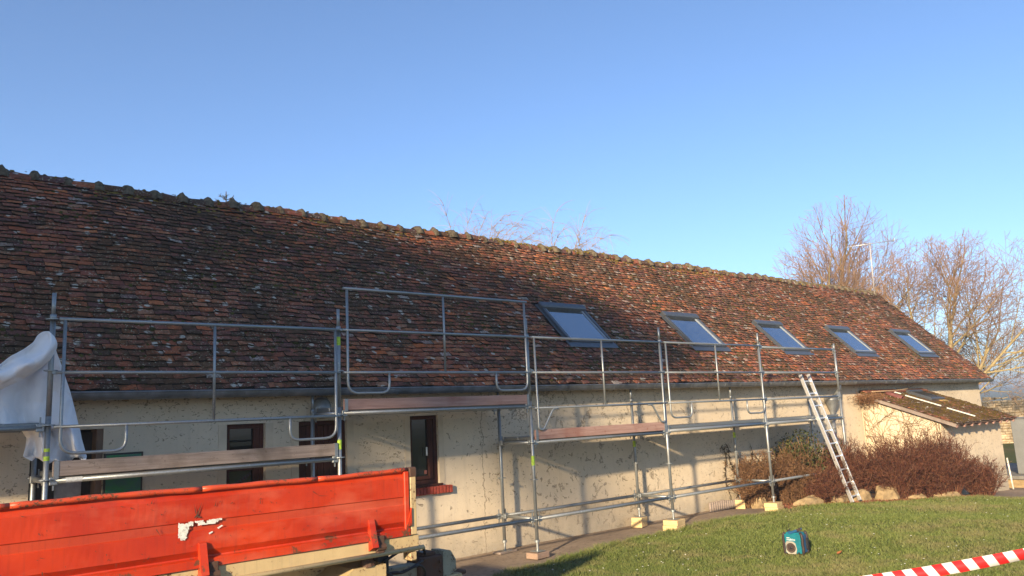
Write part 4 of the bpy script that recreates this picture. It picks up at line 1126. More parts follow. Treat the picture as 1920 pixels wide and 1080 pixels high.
def mat_trailer():
    t = NT('scuffed_trailer_paint'); p = t.pos(); q = t.sep(p)
    a = t.noise(p, 1.6, 5, .6); b = t.noise(p, 9, 6, .7); c2 = t.noise(p, 45, 4, .7)
    c = t.mix(t.ramp(a, [(.32, 0), (.68, 1)]), (.54, .044, .007), (.35, .018, .004))
    band = t.math('LESS_THAN', t.math('ABSOLUTE', t.math('SUBTRACT', q[2], 1.268)), .029)
    c = t.mix(t.math('MULTIPLY', band, .55), c, (.40, .055, .020))
    run = t.math('MULTIPLY', t.ramp(t.noise(t.mapv(p, (26, 26, 1.1)), 1.5, 4, .6), [(.52, 0), (.70, 1)]), .4); c = t.mix(run, c, (.27, .030, .014))
    haze_ = t.ramp(t.noise(t.mapv(p, (2, 2, 5), loc=(4, 4, 4)), 1.3, 4), [(.52, 0), (.72, .35)]); c = t.mix(haze_, c, (.62, .16, .09))
    low = t.n('ShaderNodeMapRange'); t.l(q[2], low.inputs[0]); low.inputs[1].default_value = 1.03; low.inputs[2].default_value = 1.16; low.inputs[3].default_value = .13; low.inputs[4].default_value = 0
    rgt = t.n('ShaderNodeMapRange'); t.l(q[0], rgt.inputs[0]); rgt.inputs[1].default_value = 2.5; rgt.inputs[2].default_value = 3.45; rgt.inputs[3].default_value = 0; rgt.inputs[4].default_value = .06
    rs = t.math('ADD', t.math('ADD', t.math('MULTIPLY', b, .75), t.math('MULTIPLY', c2, .28)), t.math('ADD', low.outputs[0], rgt.outputs[0]))
    rm = t.ramp(rs, [(.70, 0), (.735, 1)]); c = t.mix(t.math('MULTIPLY', rm, .9), c, t.mix(c2, (.03, .016, .012), (.19, .085, .035)))
    t.bump(t.math('SUBTRACT', t.math('MULTIPLY', a, .6), t.math('MULTIPLY', rm, .25)), .3, .012)
    return t.fin(c, t.math('ADD', t.math('MULTIPLY', b, .35), .30), 0, .4)
RED = mat_trailer()
panel = trailer_panel()
# cream bed rail, edge tube and corner post
m = MB(); m.box(TX0, TX1+.07, TY-.006, TY+.06, .885, .996, .006); bedr = m.build('bed_rail', CREAM, trl)
m = MB(); m.path([(TX0, TY-.022, .893), (1.8, TY-.022, .891), (TX1+.10, TY-.022, .893)], .018, 10); m.build('edge_tube', CREAM, bedr, True)
m = MB(); m.box(TX1-.012, TX1+.045, TY-.022, TY+.05, .998, 1.50, .006); m.build('corner_post', CREAM, trl)
m = MB(); m.box(TX1-.02, TX1+.055, TY-.026, TY+.055, 1.44, 1.525, .012); m.build('post_cap', RUST, trl)
m = MB(); m.box(TX1-.02, TX1+.04, TY-.018, TY+.10, .80, .870, .008); m.build('stop_block', CREAM, trl)
for k in range(7):
    m = MB(); a = TY+.065+k*.228; m.box(TX0, TX1+.03, a, a+.222, .955, .99); m.build('floor_plank', GREYWOOD, trl)
m = MB(); m.box(TX0, TX1+.07, TYB-.06, TYB, .885, .996, .006); m.build('far_rail', CREAM, trl)
m = MB(); m.box(TX0, TX1-.02, TYB+.01, TYB+.04, .42, .90, .006); m.build('dropped_side', RED, trl)
m = MB(); m.box(TX1+.005, TX1+.07, TY+.065, TYB-.065, .885, .99, .006); m.build('front_rail', CREAM, trl)
# chassis
for y in (6.0, 6.68):
    m = MB(); m.box(TX0+.1, 3.2, y-.05, y+.05, .66, .87, .008); m.build('chassis_beam', CREAM, trl)
m = MB(); m.add([(3.02, 5.56, .80), (3.30, 5.56, .80), (3.30, 5.56, .62), (2.72, 5.56, .62), (3.02, 7.1, .80), (3.30, 7.1, .80), (3.30, 7.1, .62), (2.72, 7.1, .62)], [(0, 1, 2, 3), (7, 6, 5, 4), (0, 4, 5, 1), (1, 5, 6, 2), (2, 6, 7, 3), (3, 7, 4, 0)]); m.build('bolster', CREAM, trl)
m = MB(); m.path([(3.16, 5.60, .80), (3.14, 5.60, .90)], [.06, .035], 10); m.build('pivot', RUST, trl)
m = MB(); m.box(3.58, 3.70, 6.18, 6.34, .45, .875, .008); m.build('tipping_ram', BLACK, trl)
m = MB(); m.box(3.2, 4.12, 6.27, 6.40, .44, .615, .01); m.build('drawbar', GREENGREY, trl)
m = MB(); m.box(4.04, 4.30, 6.22, 6.45, .40, .665, .012); m.box(4.10, 4.24, 6.25, 6.42, .666, .70, .006); hitch = m.build('hitch_head', RUST, trl)
m = MB(); m.prism([(4.31, 6.24, .44), (4.46, 6.24, .50), (4.455, 6.24, .60), (4.40, 6.24, .685), (4.31, 6.24, .695)], (0, .19, 0)); m.build('hitch_plate', GREENGREY, hitch)
m = MB(); m.path([(4.44, 6.33, .47), (4.56, 6.33, .455), (4.625, 6.33, .45)], [.03, .028, .018], 10); m.build('tow_eye', RUST, hitch, True)
m = MB(); m.box(4.31, 4.50, 6.20, 6.47, .40, .47, .008); m.build('clevis', CREAM, hitch)
for z in (.45, .53, .61):
    m = MB(); m.disc((4.265, 6.215, z), (0, 1, 0), .018, .02, 6); m.build('bolt', RUST, hitch)
m = MB(); m.path([(4.12+.03*math.cos(a), 6.30, .73+.03*math.sin(a)) for a in np.linspace(0, 2*math.pi, 12)], .008, 6, False); m.build('ring', GALV, hitch, True)
hoses = [[(3.62, 6.15, .70), (3.85, 6.12, .80), (4.02, 6.15, .775), (4.12, 6.25, .69)], [(3.58, 6.15, .62), (3.75, 6.1, .60), (3.95, 6.10, .63), (4.04, 6.14, .56), (4.03, 6.16, .46), (3.95, 6.2, .40)],
         [(3.56, 6.14, .66), (3.65, 6.08, .60), (3.74, 6.08, .48), (3.85, 6.1, .38)], [(3.55, 6.14, .60), (3.70, 6.1, .61), (3.80, 6.1, .60), (4.06, 6.2, .645)]]
def smooth_path(P, k=6):
    P = [Vector(p) for p in P]; out = []
    for i in range(len(P)-1):
        p0, p1, p2, p3 = P[max(i-1, 0)], P[i], P[i+1], P[min(i+2, len(P)-1)]
        for j in range(k):
            t_ = j/k; out.append(.5*((2*p1)+(p2-p0)*t_+(2*p0-5*p1+4*p2-p3)*t_**2+(3*p1-p0-3*p2+p3)*t_**3))
    return out+[P[-1]]
for h_ in hoses:
    m = MB(); m.path(smooth_path(h_), .0125, 8); m.build('hydraulic_hose', BLACK, trl, True)
# axle and wheels
m = MB(); m.tube((1.15, 5.66, .36), (1.15, 7.02, .36), .045, n=10); m.box(1.05, 1.25, 5.95, 6.05, .36, .66); m.box(1.05, 1.25, 6.63, 6.73, .36, .66); m.build('axle', CREAM, trl)
for y in (5.72, 6.96):
    m = MB(); m.lathe((1.15, y, .36), [(.20, -.10), (.30, -.115), (.35, -.09), (.362, -.04), (.362, .04), (.35, .09), (.30, .115), (.20, .10), (.20, -.10)], 28, 'y'); wheel = m.build('wheel', BLACK, trl, True)
    m = MB(); m.lathe((1.15, y, .36), [(.0005, -.03), (.09, -.035), (.12, -.01), (.19, -.03), (.205, -.095), (.205, .095), (.19, .06), (.0005, .05)], 24, 'y'); m.build('rim', CREAM, wheel, True)
m = MB(); m.tube((3.9, 6.335, 0.0), (3.9, 6.335, .45), .03, n=10); m.disc((3.9, 6.335, .012), (0, 0, 1), .08, .016); m.build('stand_leg', RUST, trl)

# ================================================================== RADIO ON THE GRASS
def radio():
    TEAL = mat_plain('teal_plastic', (.012, .155, .19), .4, 0, .45, .15, 20); BLUE = mat_plain('blue_plastic', (.02, .09, .20), .4, 0, .45, .15, 20)
    BROWN = mat_plain('dark_guard', (.045, .030, .026), .55); PALE = mat_plain('pale_trim', (.36, .33, .27), .5)
    o = thing('site_radio', 'teal and blue jobsite radio with round speaker standing on the lawn', 'radio', (9.30, 5.62, float(lawn_h(9.3, 5.62))))
    o.rotation_euler = (R(3), 0, R(-82))
    L = Vector(o.location)
    def put(mb, name, mat, par=None, smooth=False): return mb.build(name, mat, par or o, smooth)
    ox, oy, oz = L
    W, D, Hh = .26, .17, .275
    def bx(x0, x1, y0, y1, z0, z1, b=.01): m = MB(); m.box(ox+x0, ox+x1, oy+y0, oy+y1, oz+z0, oz+z1, b); return m
    body = put(bx(-W/2+.02, W/2-.02, -D/2+.012, D/2-.012, .015, Hh, .022), 'body', TEAL)
    put(bx(-W/2+.028, W/2-.028, -D/2+.004, -D/2+.0119, .03, Hh-.015, .0), 'front_panel', TEAL, body)
    put(bx(W/2-.0199, W/2-.006, -D/2+.03, D/2-.03, .03, Hh-.03, .006), 'side_panel', BLUE, body)
    put(bx(-W/2+.006, -W/2+.0199, -D/2+.03, D/2-.03, .03, Hh-.03, .006), 'side_panel', BLUE, body)
    for sx in (-1, 1):
        for sy in (-1, 1):
            m = MB(); x, y = ox+sx*(W/2-.012), oy+sy*(D/2-.012)
            m.path([(x-sx*.02, y-sy*.01, oz+.01), (x, y, oz+.03), (x+sx*.006, y, oz+.09), (x, y, oz+.14), (x+sx*.006, y, oz+.20), (x, y, oz+Hh-.02), (x-sx*.02, y-sy*.01, oz+Hh+.002)], .016, 8); put(m, 'corner_guard', BROWN, None, True)
    # speaker with pale hexagonal surround
    cx_, cz_ = ox-.028, oz+.095; y0 = oy-D/2+.0035
    m = MB(); hexp = [(cx_-.045, y0, cz_-.075), (cx_+.055, y0, cz_-.075), (cx_+.072, y0, cz_-.02), (cx_+.06, y0, cz_+.055), (cx_+.03, y0, cz_+.078), (cx_-.05, y0, cz_+.078), (cx_-.068, y0, cz_+.05), (cx_-.068, y0, cz_-.05)]
    m.prism(hexp, (0, -.008, 0)); sp = put(m, 'speaker', PALE)
    m = MB(); m.disc((cx_, y0-.011, cz_), (0, 1, 0), .060, .008, 24); put(m, 'speaker_ring', BROWN, sp)
    m = MB(); m.lathe((cx_, y0-.0155, cz_), [(.047, 0), (.035, .004), (.014, .008)], 22, 'y'); put(m, 'cone', mat_plain('tan_cone', (.34, .23, .16), .7), sp, True)
    m = MB(); m.lathe((cx_+.004, y0-.014, cz_), [(.016, .0), (.012, -.006), (.0005, -.009)], 14, 'y'); put(m, 'dust_cap', BLACK, sp, True)
    # handle swung up
    m = MB(); a, b = Vector((ox-.05, oy-.05, oz+Hh-.012)), Vector((ox+.115, oy-.05, oz+Hh+.055)); ax = (b-a).normalized(); m.obox((a+b)/2, ax*(b-a).length/2, Vector((0, .02, 0)), Vector((-ax.z, 0, ax.x))*.014, .006); hd = put(m, 'handle', BLUE)
    m = MB(); m.obox(b-ax*.03, ax*.03, Vector((0, .021, 0)), Vector((-ax.z, 0, ax.x))*.0155, .004); put(m, 'grip_end', BROWN, hd)
    m = MB(); m.path([(ox-.085, oy+.05, oz+Hh-.01), (ox-.084, oy+.05, oz+Hh+.085)], [.004, .002], 6); m.path([(ox-.084, oy+.05, oz+Hh+.08), (ox-.084, oy+.05, oz+Hh+.09)], .005, 6); put(m, 'antenna', BLACK)
    put(bx(-.075, -.035, -D/2+.0005, -D/2+.0035, .212, .220, 0), 'small_caption', WHITESTICK)
    put(bx(.052, .075, -D/2+.0005, -D/2+.0035, .022, .044, 0), 'socket', BLACK)
    # lettering
    tc = bpy.data.curves.new('lettering', 'FONT'); tc.body = 'makita'; tc.size = .040; tc.extrude = .0012; tc.align_x = 'CENTER'
    tobj = bpy.data.objects.new('lettering', tc); COL.objects.link(tobj)
    dg = bpy.context.evaluated_depsgraph_get(); me = bpy.data.meshes.new_from_object(tobj.evaluated_get(dg)); bpy.data.objects.remove(tobj)
    t2 = bpy.data.objects.new('lettering', me); COL.objects.link(t2); me.materials.append(mat_plain('white_print', (.78, .78, .75), .5)); t2.parent = o
    t2.location = (-.022, -D/2+.0035, .183); t2.rotation_euler = (R(90), 0, 0); t2.scale = (1.05, 1, 1)
    put(bx(.085, .145, .02, .085, .06, .20, .01), 'battery', BLACK)
radio()

# ================================================================== BARRIER TAPE
def tape():
    P1, P2 = depth(1610, 1082, 5.5), depth(1920, 1031, 5.4); d = P2-P1
    a, b = P1-d*1.15, P2+d*1.3; a.z -= .05; b.z += .0
    n = 90; hw = .039; V = []; C = []
    for i in range(n):
        f = i/(n-1); p = a+(b-a)*f; p.z -= .10*math.sin(f*math.pi)-.085
        tw = .25*math.sin(f*9+1)+.1*math.sin(f*23)
        nn_ = (b-a).normalized(); side = nn_.cross(Vector((0, 0, 1))).normalized()
        upv = (Vector((0, 0, 1))*math.cos(tw)+side*math.sin(tw)); V += [p-upv*hw, p+upv*hw]
    t = NT('striped_tape'); at = t.n('ShaderNodeUVMap').outputs[0]; s = t.sep(at)
    st = t.math('FRACT', t.math('ADD', t.math('MULTIPLY', s[0], 1), t.math('MULTIPLY', s[1], .33)))
    m_ = t.math('GREATER_THAN', st, .5); nz = t.noise(t.pos(), 9, 4)
    c = t.mix(m_, t.mix(nz, (.62, .60, .57), (.74, .72, .69)), t.mix(nz, (.62, .018, .02), (.75, .03, .03)))
    TM = t.fin(c, .38, 0, .4)
    F = [(2*i, 2*i+2, 2*i+3, 2*i+1) for i in range(n-1)]
    o = thing('barrier_tape', 'red and white striped barrier tape stretched across the lawn', 'tape', (a+b)/2)
    org = ORG[o.name]; me = np_mesh('strip', np.array([tuple(v-org) for v in V]), np.array(F)); L = (b-a).length
    uv = me.uv_layers.new(name='UVMap')
    for lp in me.loops:
        vi = lp.vertex_index; uv.data[lp.index].uv = ((vi//2)/(n-1)*L/.137, vi % 2)
    so = link('strip', me, TM, o, True); md = so.modifiers.new('t', 'SOLIDIFY'); md.thickness = .0006
    for k, p in enumerate((a, b)):
        zz = float(lawn_h(p.x, p.y))
        m = MB(); m.tube((p.x, p.y, zz-.1), (p.x, p.y, p.z+.06), .014, n=8)
        q = m.build('stake', RUST, None, True, loc=(p.x, p.y, zz)); tag(q, ('rusty iron stake at the tape end nearer the trailer', 'rusty iron stake at the tape end farther from the trailer')[k], 'stake', 'stakes of the barrier tape')
tape()

# ================================================================== VEGETATION
def mat_bark(name, a, b):
    t = NT(name); p = t.pos(); n = t.noise(t.mapv(p, (4, 4, 1)), 4, 5, .65)
    t.bump(n, .5, .02); return t.fin(t.mix(t.ramp(n, [(.3, 0), (.7, 1)]), a, b), .9, 0, .15)
def mat_stem(name, cols):
    t = NT(name); rnd = t.n('ShaderNodeNewGeometry').outputs['Random Per Island']
    return t.fin(t.ramp(rnd, [(i/(len(cols)-1), c) for i, c in enumerate(cols)]), .85, 0, .15)
def mat_leaf(name, a, b, trans=.25):
    t = NT(name); r_ = t.n('ShaderNodeNewGeometry').outputs['Random Per Island']
    m = t.fin(t.mix(r_, a, b), .6, 0, .3); return m

def grow(r2, base, d0, L0, r0, levels, nch, ang, ratio, trop=.0, env=None, wob=.10, rmin=.006, split0=.45, rr=.62):
    """recursive branching; returns segments by level: (p0, p1, r0, r1, level)"""
    segs = []
    def br(p, d, L, r, lv):
        n = 4 if lv < 3 else 3
        pts = [p]; dd = d.copy(); rads = [r]; rend = max(r*(.62 if lv < levels else .35), rmin*.7)
        for k in range(n):
            dd = dd+r2.normal(0, wob, 3)+np.array([0, 0, trop]); dd /= np.linalg.norm(dd)
            q = pts[-1]+dd*L/n
            if env is not None and lv > 1 and env(q) > 1: 
                break
            pts.append(q); rads.append(r+(rend-r)*(k+1)/n)
        for k in range(len(pts)-1): segs.append((pts[k], pts[k+1], rads[k], rads[k+1], lv))
        if lv >= levels or len(pts) < 2: return
        m = int(r2.integers(nch[0], nch[1]+1)) if lv < 2 else 3 if lv < 4 else int(r2.integers(2, 4))
        for c in range(m):
            f = split0+(1-split0)*(c+r2.random())/m if lv > 0 else split0+(1-split0)*(c+.3)/m
            f = min(f, .999)*(len(pts)-1); i = int(f); q = pts[i]+(pts[i+1]-pts[i])*(f-i)
            dl = pts[i+1]-pts[i]; dl = dl/np.linalg.norm(dl)
            ax = np.cross(dl, r2.normal(0, 1, 3)); ax /= np.linalg.norm(ax)
            a = math.radians(r2.normal(ang[min(lv, len(ang)-1)], 8))
            nd = dl*math.cos(a)+ax*math.sin(a)
            br(q, nd, L*ratio*r2.uniform(.75, 1.15), max(rads[i]*(rr-.1 if lv < 2 else rr)*r2.uniform(.8, 1.1), rmin), lv+1)
        # leader
        br(pts[-1], dd, L*ratio*r2.uniform(.8, 1.05), max(rads[-1]*.95, rmin), lv+1)
    br(np.array(base, float), np.array(d0, float)/np.linalg.norm(d0), L0, r0, 0)
    return segs
LIMB = mat_bark('lichened_bark', (.24, .185, .090), (.40, .32, .17))
TWIG = mat_bark('reddish_twigs', (.27, .155, .09), (.40, .26, .155))
def bare_tree(name, label, base, H, env, seed, levels=6, group='bare trees behind the farmhouse', lean=(0, 0), nch=(2, 3), ang=(32, 34, 36, 40, 42), trop=.06, trunk=.32, r0=.2, rmin=.0075, mats=None, split0=.4, wob=.10, forks=None):
    r2 = np.random.default_rng(seed); tr_ = thing(name, label, 'tree', tuple(base), group)
    segs = grow(r2, base, (lean[0], lean[1], 1), H*trunk, r0, levels, nch, ang, .76, trop, env, wob, rmin, split0)
    lim = [s for s in segs if s[4] <= 3]; tw = [s for s in segs if s[4] > 3]
    mats = mats or (LIMB, TWIG)
    seg_obj('trunk', lim, mats[0], tr_, 7); 
    if tw: o = seg_obj('crown', tw, mats[1], tr_, 3)
    return len(segs)
def ell(c, rx, ry, rz, pw=2):
    c = np.array(c, float)
    return lambda q: abs((q[0]-c[0])/rx)**pw+abs((q[1]-c[1])/ry)**pw+abs((q[2]-c[2])/rz)**pw
tA = Vector((38.3, 19.0, -.6))
nA = bare_tree('lime_tree', 'tall rounded leafless tree beside the television aerial behind the roof ridge', tA, 12.5, ell((38.5, 18.8, 6.4), 4.2, 4.2, 6.0), 12, 6, nch=(5, 6), ang=(30, 30, 34, 38, 42, 46), trunk=.36, r0=.26, trop=.055, rmin=.0082, split0=.25)
tB = Vector((39.0, 13.9, -.6))
nB = bare_tree('lime_tree', 'lower spreading leafless tree standing beyond the gable end', tB, 10, ell((39.0, 13.7, 5.0), 4.3, 4.9, 4.6), 31, 6, nch=(5, 6), ang=(40, 36, 36, 40, 44, 46), trunk=.36, r0=.22, trop=.03, rmin=.0082, split0=.25)
tC = Vector((41.5, 9.9, -.6))
nC = bare_tree('lime_tree', 'small low leafless tree with arching twigs before the rubble wall', tC, 7, ell((41.5, 10.1, 3.3), 3.2, 3.4, 3.2), 47, 5, nch=(3, 4), ang=(48, 44, 42, 44), trunk=.34, r0=.12, trop=.0, rmin=.006)
# willow tops that show above the ridge
WIL = mat_bark('pale_willow_bark', (.36, .25, .16), (.46, .33, .22))
def willow(base, top, seed, label, wid):
    r2 = np.random.default_rng(seed); t_ = thing('willow_tree', label, 'tree', tuple(base), 'willows behind the ridge'); segs = []
    H = top-base[2]; b = np.array(base, float)
    trunkp = [b+np.array([0, 0, H*f])+r2.normal(0, .08, 3)*np.array([1, 1, 0]) for f in (0, .25, .5, .66)]
    for k in range(3): segs.append((trunkp[k], trunkp[k+1], .22-.05*k, .17-.05*k, 0))
    low = []
    for _ in range(34):
        p = trunkp[3]+r2.normal(0, .1, 3); a = r2.uniform(0, 6.28); d = np.array([math.cos(a)*.5, math.sin(a)*.5, 1]); d += r2.normal(0, .2, 3); rad = .045
        n = 9; Lb = H*.36*r2.uniform(.6, 1.15)*1.12
        for k in range(n):
            d = d/np.linalg.norm(d); q = p+d*Lb/n; low.append((p, q, rad, rad*.83, 2)); 
            if k > 3:
                for _2 in range(5):
                    tp = q.copy(); td = d+r2.normal(0, .6, 3); tr2 = .007
                    for j in range(6):
                        td = td/np.linalg.norm(td)+np.array([wid*.02, 0, -.16]); td /= np.linalg.norm(td); t2_ = tp+td*.16; low.append((tp, t2_, tr2, tr2*.9, 3)); tp = t2_; tr2 *= .9
            p = q; rad *= .83; d = d+r2.normal(0, .13, 3)+np.array([.04, 0, -.02-.03*k])
    seg_obj('trunk', segs, LIMB, t_, 7); seg_obj('crown', low, WIL, t_, 3)
w1 = depth(885, 470, 32); w2 = depth(1035, 480, 32)
willow((w1.x, w1.y, -.2), 9.75, 3, 'pale leafless willow whose wider twig fan shows over the ridge', 1.0)
willow((w2.x, w2.y, -.2), 9.3, 8, 'pale leafless willow whose narrow twig tuft shows over the ridge', .6)
# fir tip above the ridge
def fir():
    p = depth(424, 359, 26); t_ = thing('fir_tree', 'tip of a fir tree poking above the roof ridge', 'tree', (p.x, p.y, -.2)); r2 = np.random.default_rng(2)
    top = p.z; segs = [(np.array([p.x, p.y, -.2]), np.array([p.x, p.y, top*.5]), .16, .09, 0), (np.array([p.x, p.y, top*.5]), np.array([p.x, p.y, top]), .09, .014, 0)]
    seg_obj('trunk', segs, mat_bark('fir_bark', (.07, .055, .045), (.11, .09, .07)), t_, 7)
    br = []
    z = top-.30; 
    while z > top*.35:
        L = .10+(top-z)*.42
        for k in range(7):
            a = r2.uniform(0, 6.28); d = np.array([math.cos(a), math.sin(a), .45 if top-z < 1 else .1]); e = np.array([p.x, p.y, z])+d*L; b0 = np.array([p.x, p.y, z])
            br.append((b0, e, .014, .007, 1))
            for j in range(6):
                f = r2.uniform(.25, 1); q = b0+(e-b0)*f; dd = d+r2.normal(0, .55, 3); br.append((q, q+dd/np.linalg.norm(dd)*.10, .012, .006, 1))
        z -= .17+(top-z)*.03
    seg_obj('crown', br, mat_bark('fir_needles', (.05, .06, .03), (.15, .115, .05)), t_, 3)
fir()

# ---- shrubs beside the scaffold
RTWIG = mat_stem('red_brown_twigs', [(.05, .022, .016), (.12, .042, .026), (.20, .075, .042), (.09, .045, .028), (.30, .15, .085)])
RTWIG2 = mat_stem('brown_twigs', [(.06, .035, .02), (.16, .08, .04), (.26, .14, .07), (.11, .06, .034), (.34, .20, .10)])
def bush(label, cx_, cy_, rx, ry, H, seed, stems=420, mat=None, lean=(0, 0), dense=7):
    r2 = np.random.default_rng(seed); b0 = (cx_, cy_, terz(cx_)); o = thing('bare_shrub', label, 'shrub', b0, 'leafless shrubs along the wall'); segs = []; stm = []
    for i in range(stems):
        a = r2.uniform(0, 6.28); q = math.sqrt(r2.random()); p = np.array([cx_+rx*.62*q*math.cos(a), cy_+ry*.62*q*math.sin(a), terz(cx_)+.01])
        h = H*(1.05-.42*q*q)*r2.uniform(.55, 1.05)
        d = np.array([math.cos(a)*q*.75*rx/max(H, .6)+lean[0], math.sin(a)*q*.75*ry/max(H, .6)+lean[1], 1])+r2.normal(0, .16, 3); n = 5; r = .0055
        for k in range(n):
            d /= np.linalg.norm(d); e = p+d*h/n; (stm if k < 2 else segs).append((p, e, r, r*.85)); p0 = p; p = e; r *= .85
            d = d+r2.normal(0, .16, 3)+np.array([0, 0, .05])
            if k >= 1:
                for _ in range(dense//2 if k < 2 else dense):
                    f = r2.random(); s = p0+(e-p0)*f; td = d+r2.normal(0, .75, 3); td /= np.linalg.norm(td); l = r2.uniform(.05, .16)
                    m_ = s+td*l*.5; td2 = td+r2.normal(0, .4, 3); td2 /= np.linalg.norm(td2)
                    segs.append((s, m_, .0038, .0032)); segs.append((m_, m_+td2*l*.5, .0034, .0026))
    seg_obj('stems', stm, mat or RTWIG, o, 4); seg_obj('twigs', segs, mat or RTWIG, o, 3)
bush('rounded red-brown leafless shrub between the ladder and the lean-to wall', 16.75, 7.62, .90, .52, 1.36, 1, 560)
bush('broad red-brown leafless shrub in front of the climbing vine', 17.75, 7.25, 1.0, .52, 1.40, 2, 620)
bush('low leafless shrub at the lean-to front wall', 19.2, 6.95, .62, .35, .85, 3, 220)
bush('red-brown leafless shrub directly behind the ladder', 15.75, 8.30, .85, .50, 1.28, 4, 480)
bush('brown leafless shrub around the scaffold post by the stepped timber blocks', 13.65, 8.88, .75, .28, 1.02, 5, 320, RTWIG2)
bush('brown arching leafless shrub left of the evergreen', 14.55, 8.70, .75, .42, 1.12, 6, 380, RTWIG2)
bush('low red-brown leafless shrub growing over the edging stones', 15.0, 8.10, .95, .24, .75, 7, 420)
def evergreen():
    r2 = np.random.default_rng(9); cx_, cy_ = 15.0, 8.66; b = (cx_, cy_, terz(cx_)); o = thing('evergreen_shrub', 'dark green leafy evergreen shrub behind the scaffold ledger', 'shrub', b)
    st = []; lv = []
    for i in range(46):
        a = r2.uniform(0, 6.28); p = np.array(b)+np.array([r2.normal(0, .10), r2.normal(0, .08), 0]); d = np.array([math.cos(a)*.32, math.sin(a)*.25, 1]); h = r2.uniform(.9, 1.42)
        for k in range(6):
            d /= np.linalg.norm(d); e = p+d*h/6; st.append((p, e, .007, .006))
            if k > 1:
                for _ in range(20): lv.append(e+r2.normal(0, .075, 3))
            p = e; d = d+r2.normal(0, .13, 3)
    seg_obj('stems', st, RTWIG2, o, 4); leaf_cloud('leaves', np.array(lv), .030, .016, mat_leaf('evergreen_leaf', (.022, .035, .010), (.085, .080, .022)), o, r2)
def leaf_cloud(name, P, L, Wd, mat, parent, r2):
    n = len(P); d = r2.normal(0, 1, (n, 3)); d /= np.linalg.norm(d, axis=1, keepdims=True); s = np.cross(d, r2.normal(0, 1, (n, 3))); s /= np.linalg.norm(s, axis=1, keepdims=True)
    sc = r2.uniform(.7, 1.3, (n, 1)); nn_ = np.cross(d, s)
    V = np.stack([P-d*L*sc, P+s*Wd*sc+nn_*Wd*.3*sc, P+d*L*sc, P-s*Wd*sc+nn_*Wd*.3*sc], 1).reshape(-1, 3)-np.array(ORG[parent.name])
    b = (np.arange(n)*4)[:, None]; F = np.concatenate([b+np.array([0, 1, 2]), b+np.array([0, 2, 3])])
    return link(name, np_mesh(name, V, F), mat, parent)
evergreen()

# ---- climbing vine on the lean-to wall
def vine():
    r2 = np.random.default_rng(17); o = thing('climbing_vine', 'bare climbing vine fanned over the cream lean-to side wall', 'vine', (AX0-.02, 8.3, -.3)); segs = []
    def top(y): return zr_(y)+.02
    X = AX0-.012
    def climb(p, a, r, L, lv):
        n = max(3, int(L/.09))
        for k in range(n):
            a += r2.normal(0, .14); q = p+np.array([0, math.sin(a)*L/n, math.cos(a)*L/n]); q[1] = min(max(q[1], AYF+.02), 9.24)
            if q[2] > top(q[1]): break
            q[0] = X-abs(r2.normal(0, .004)); segs.append((p, q, r, r*.93)); p = q; r = max(r*.93, .0026)
            if lv < 3 and r2.random() < .30: climb(p.copy(), a+r2.choice([-1, 1])*r2.uniform(.25, .7), r*.75, L*.55*r2.uniform(.6, 1.1), lv+1)
    for y in np.linspace(7.8, 9.1, 9): climb(np.array([X, y+r2.normal(0, .05), -.28]), r2.normal(.12, .25), .008, 2.3, 0)
    seg_obj('branches', segs, mat_bark('vine_wood', (.13, .085, .045), (.24, .16, .085)), o, 4)
    # dry tangle at the top
    tg = []
    for _ in range(900):
        p = np.array([r2.normal(18.75, .22), r2.uniform(8.75, 9.2), 0]); p[2] = 1.98-abs(r2.normal(0, .10))+.06*r2.random(); d = r2.normal(0, 1, 3)*np.array([1, .6, .6]); d /= np.linalg.norm(d); tg.append((p, p+d*r2.uniform(.05, .16), .004, .003))
    seg_obj('dry_tangle', tg, mat_bark('dry_tangle', (.20, .10, .05), (.34, .18, .09)), o, 3)
vine()
def wall_creeper():
    r2 = np.random.default_rng(23); o = thing('creeper', 'thin dark leafless creeper clinging to the shaded wall behind the scaffold', 'vine', (13.35, YW-.01, 0)); segs = []
    for x0 in (13.15, 13.3, 13.45, 14.4):
        p = np.array([x0, YW-.02, .02]); a = 0
        for k in range(22):
            a = a*.8+r2.normal(0, .28); q = p+np.array([math.sin(a)*.055, 0, math.cos(a)*.055]); segs.append((p, q, .006, .0055)); p = q
            if k > 8:
                for _ in range(5 if x0 < 14 else 2):
                    d = r2.normal(0, 1, 3)*np.array([1, .15, 1]); d /= np.linalg.norm(d); segs.append((p, p+d*r2.uniform(.03, .11)*np.array([1, .3, 1]), .0045, .003))
    seg_obj('stems', segs, mat_bark('creeper', (.045, .034, .022), (.09, .07, .04)), o, 3)
wall_creeper()

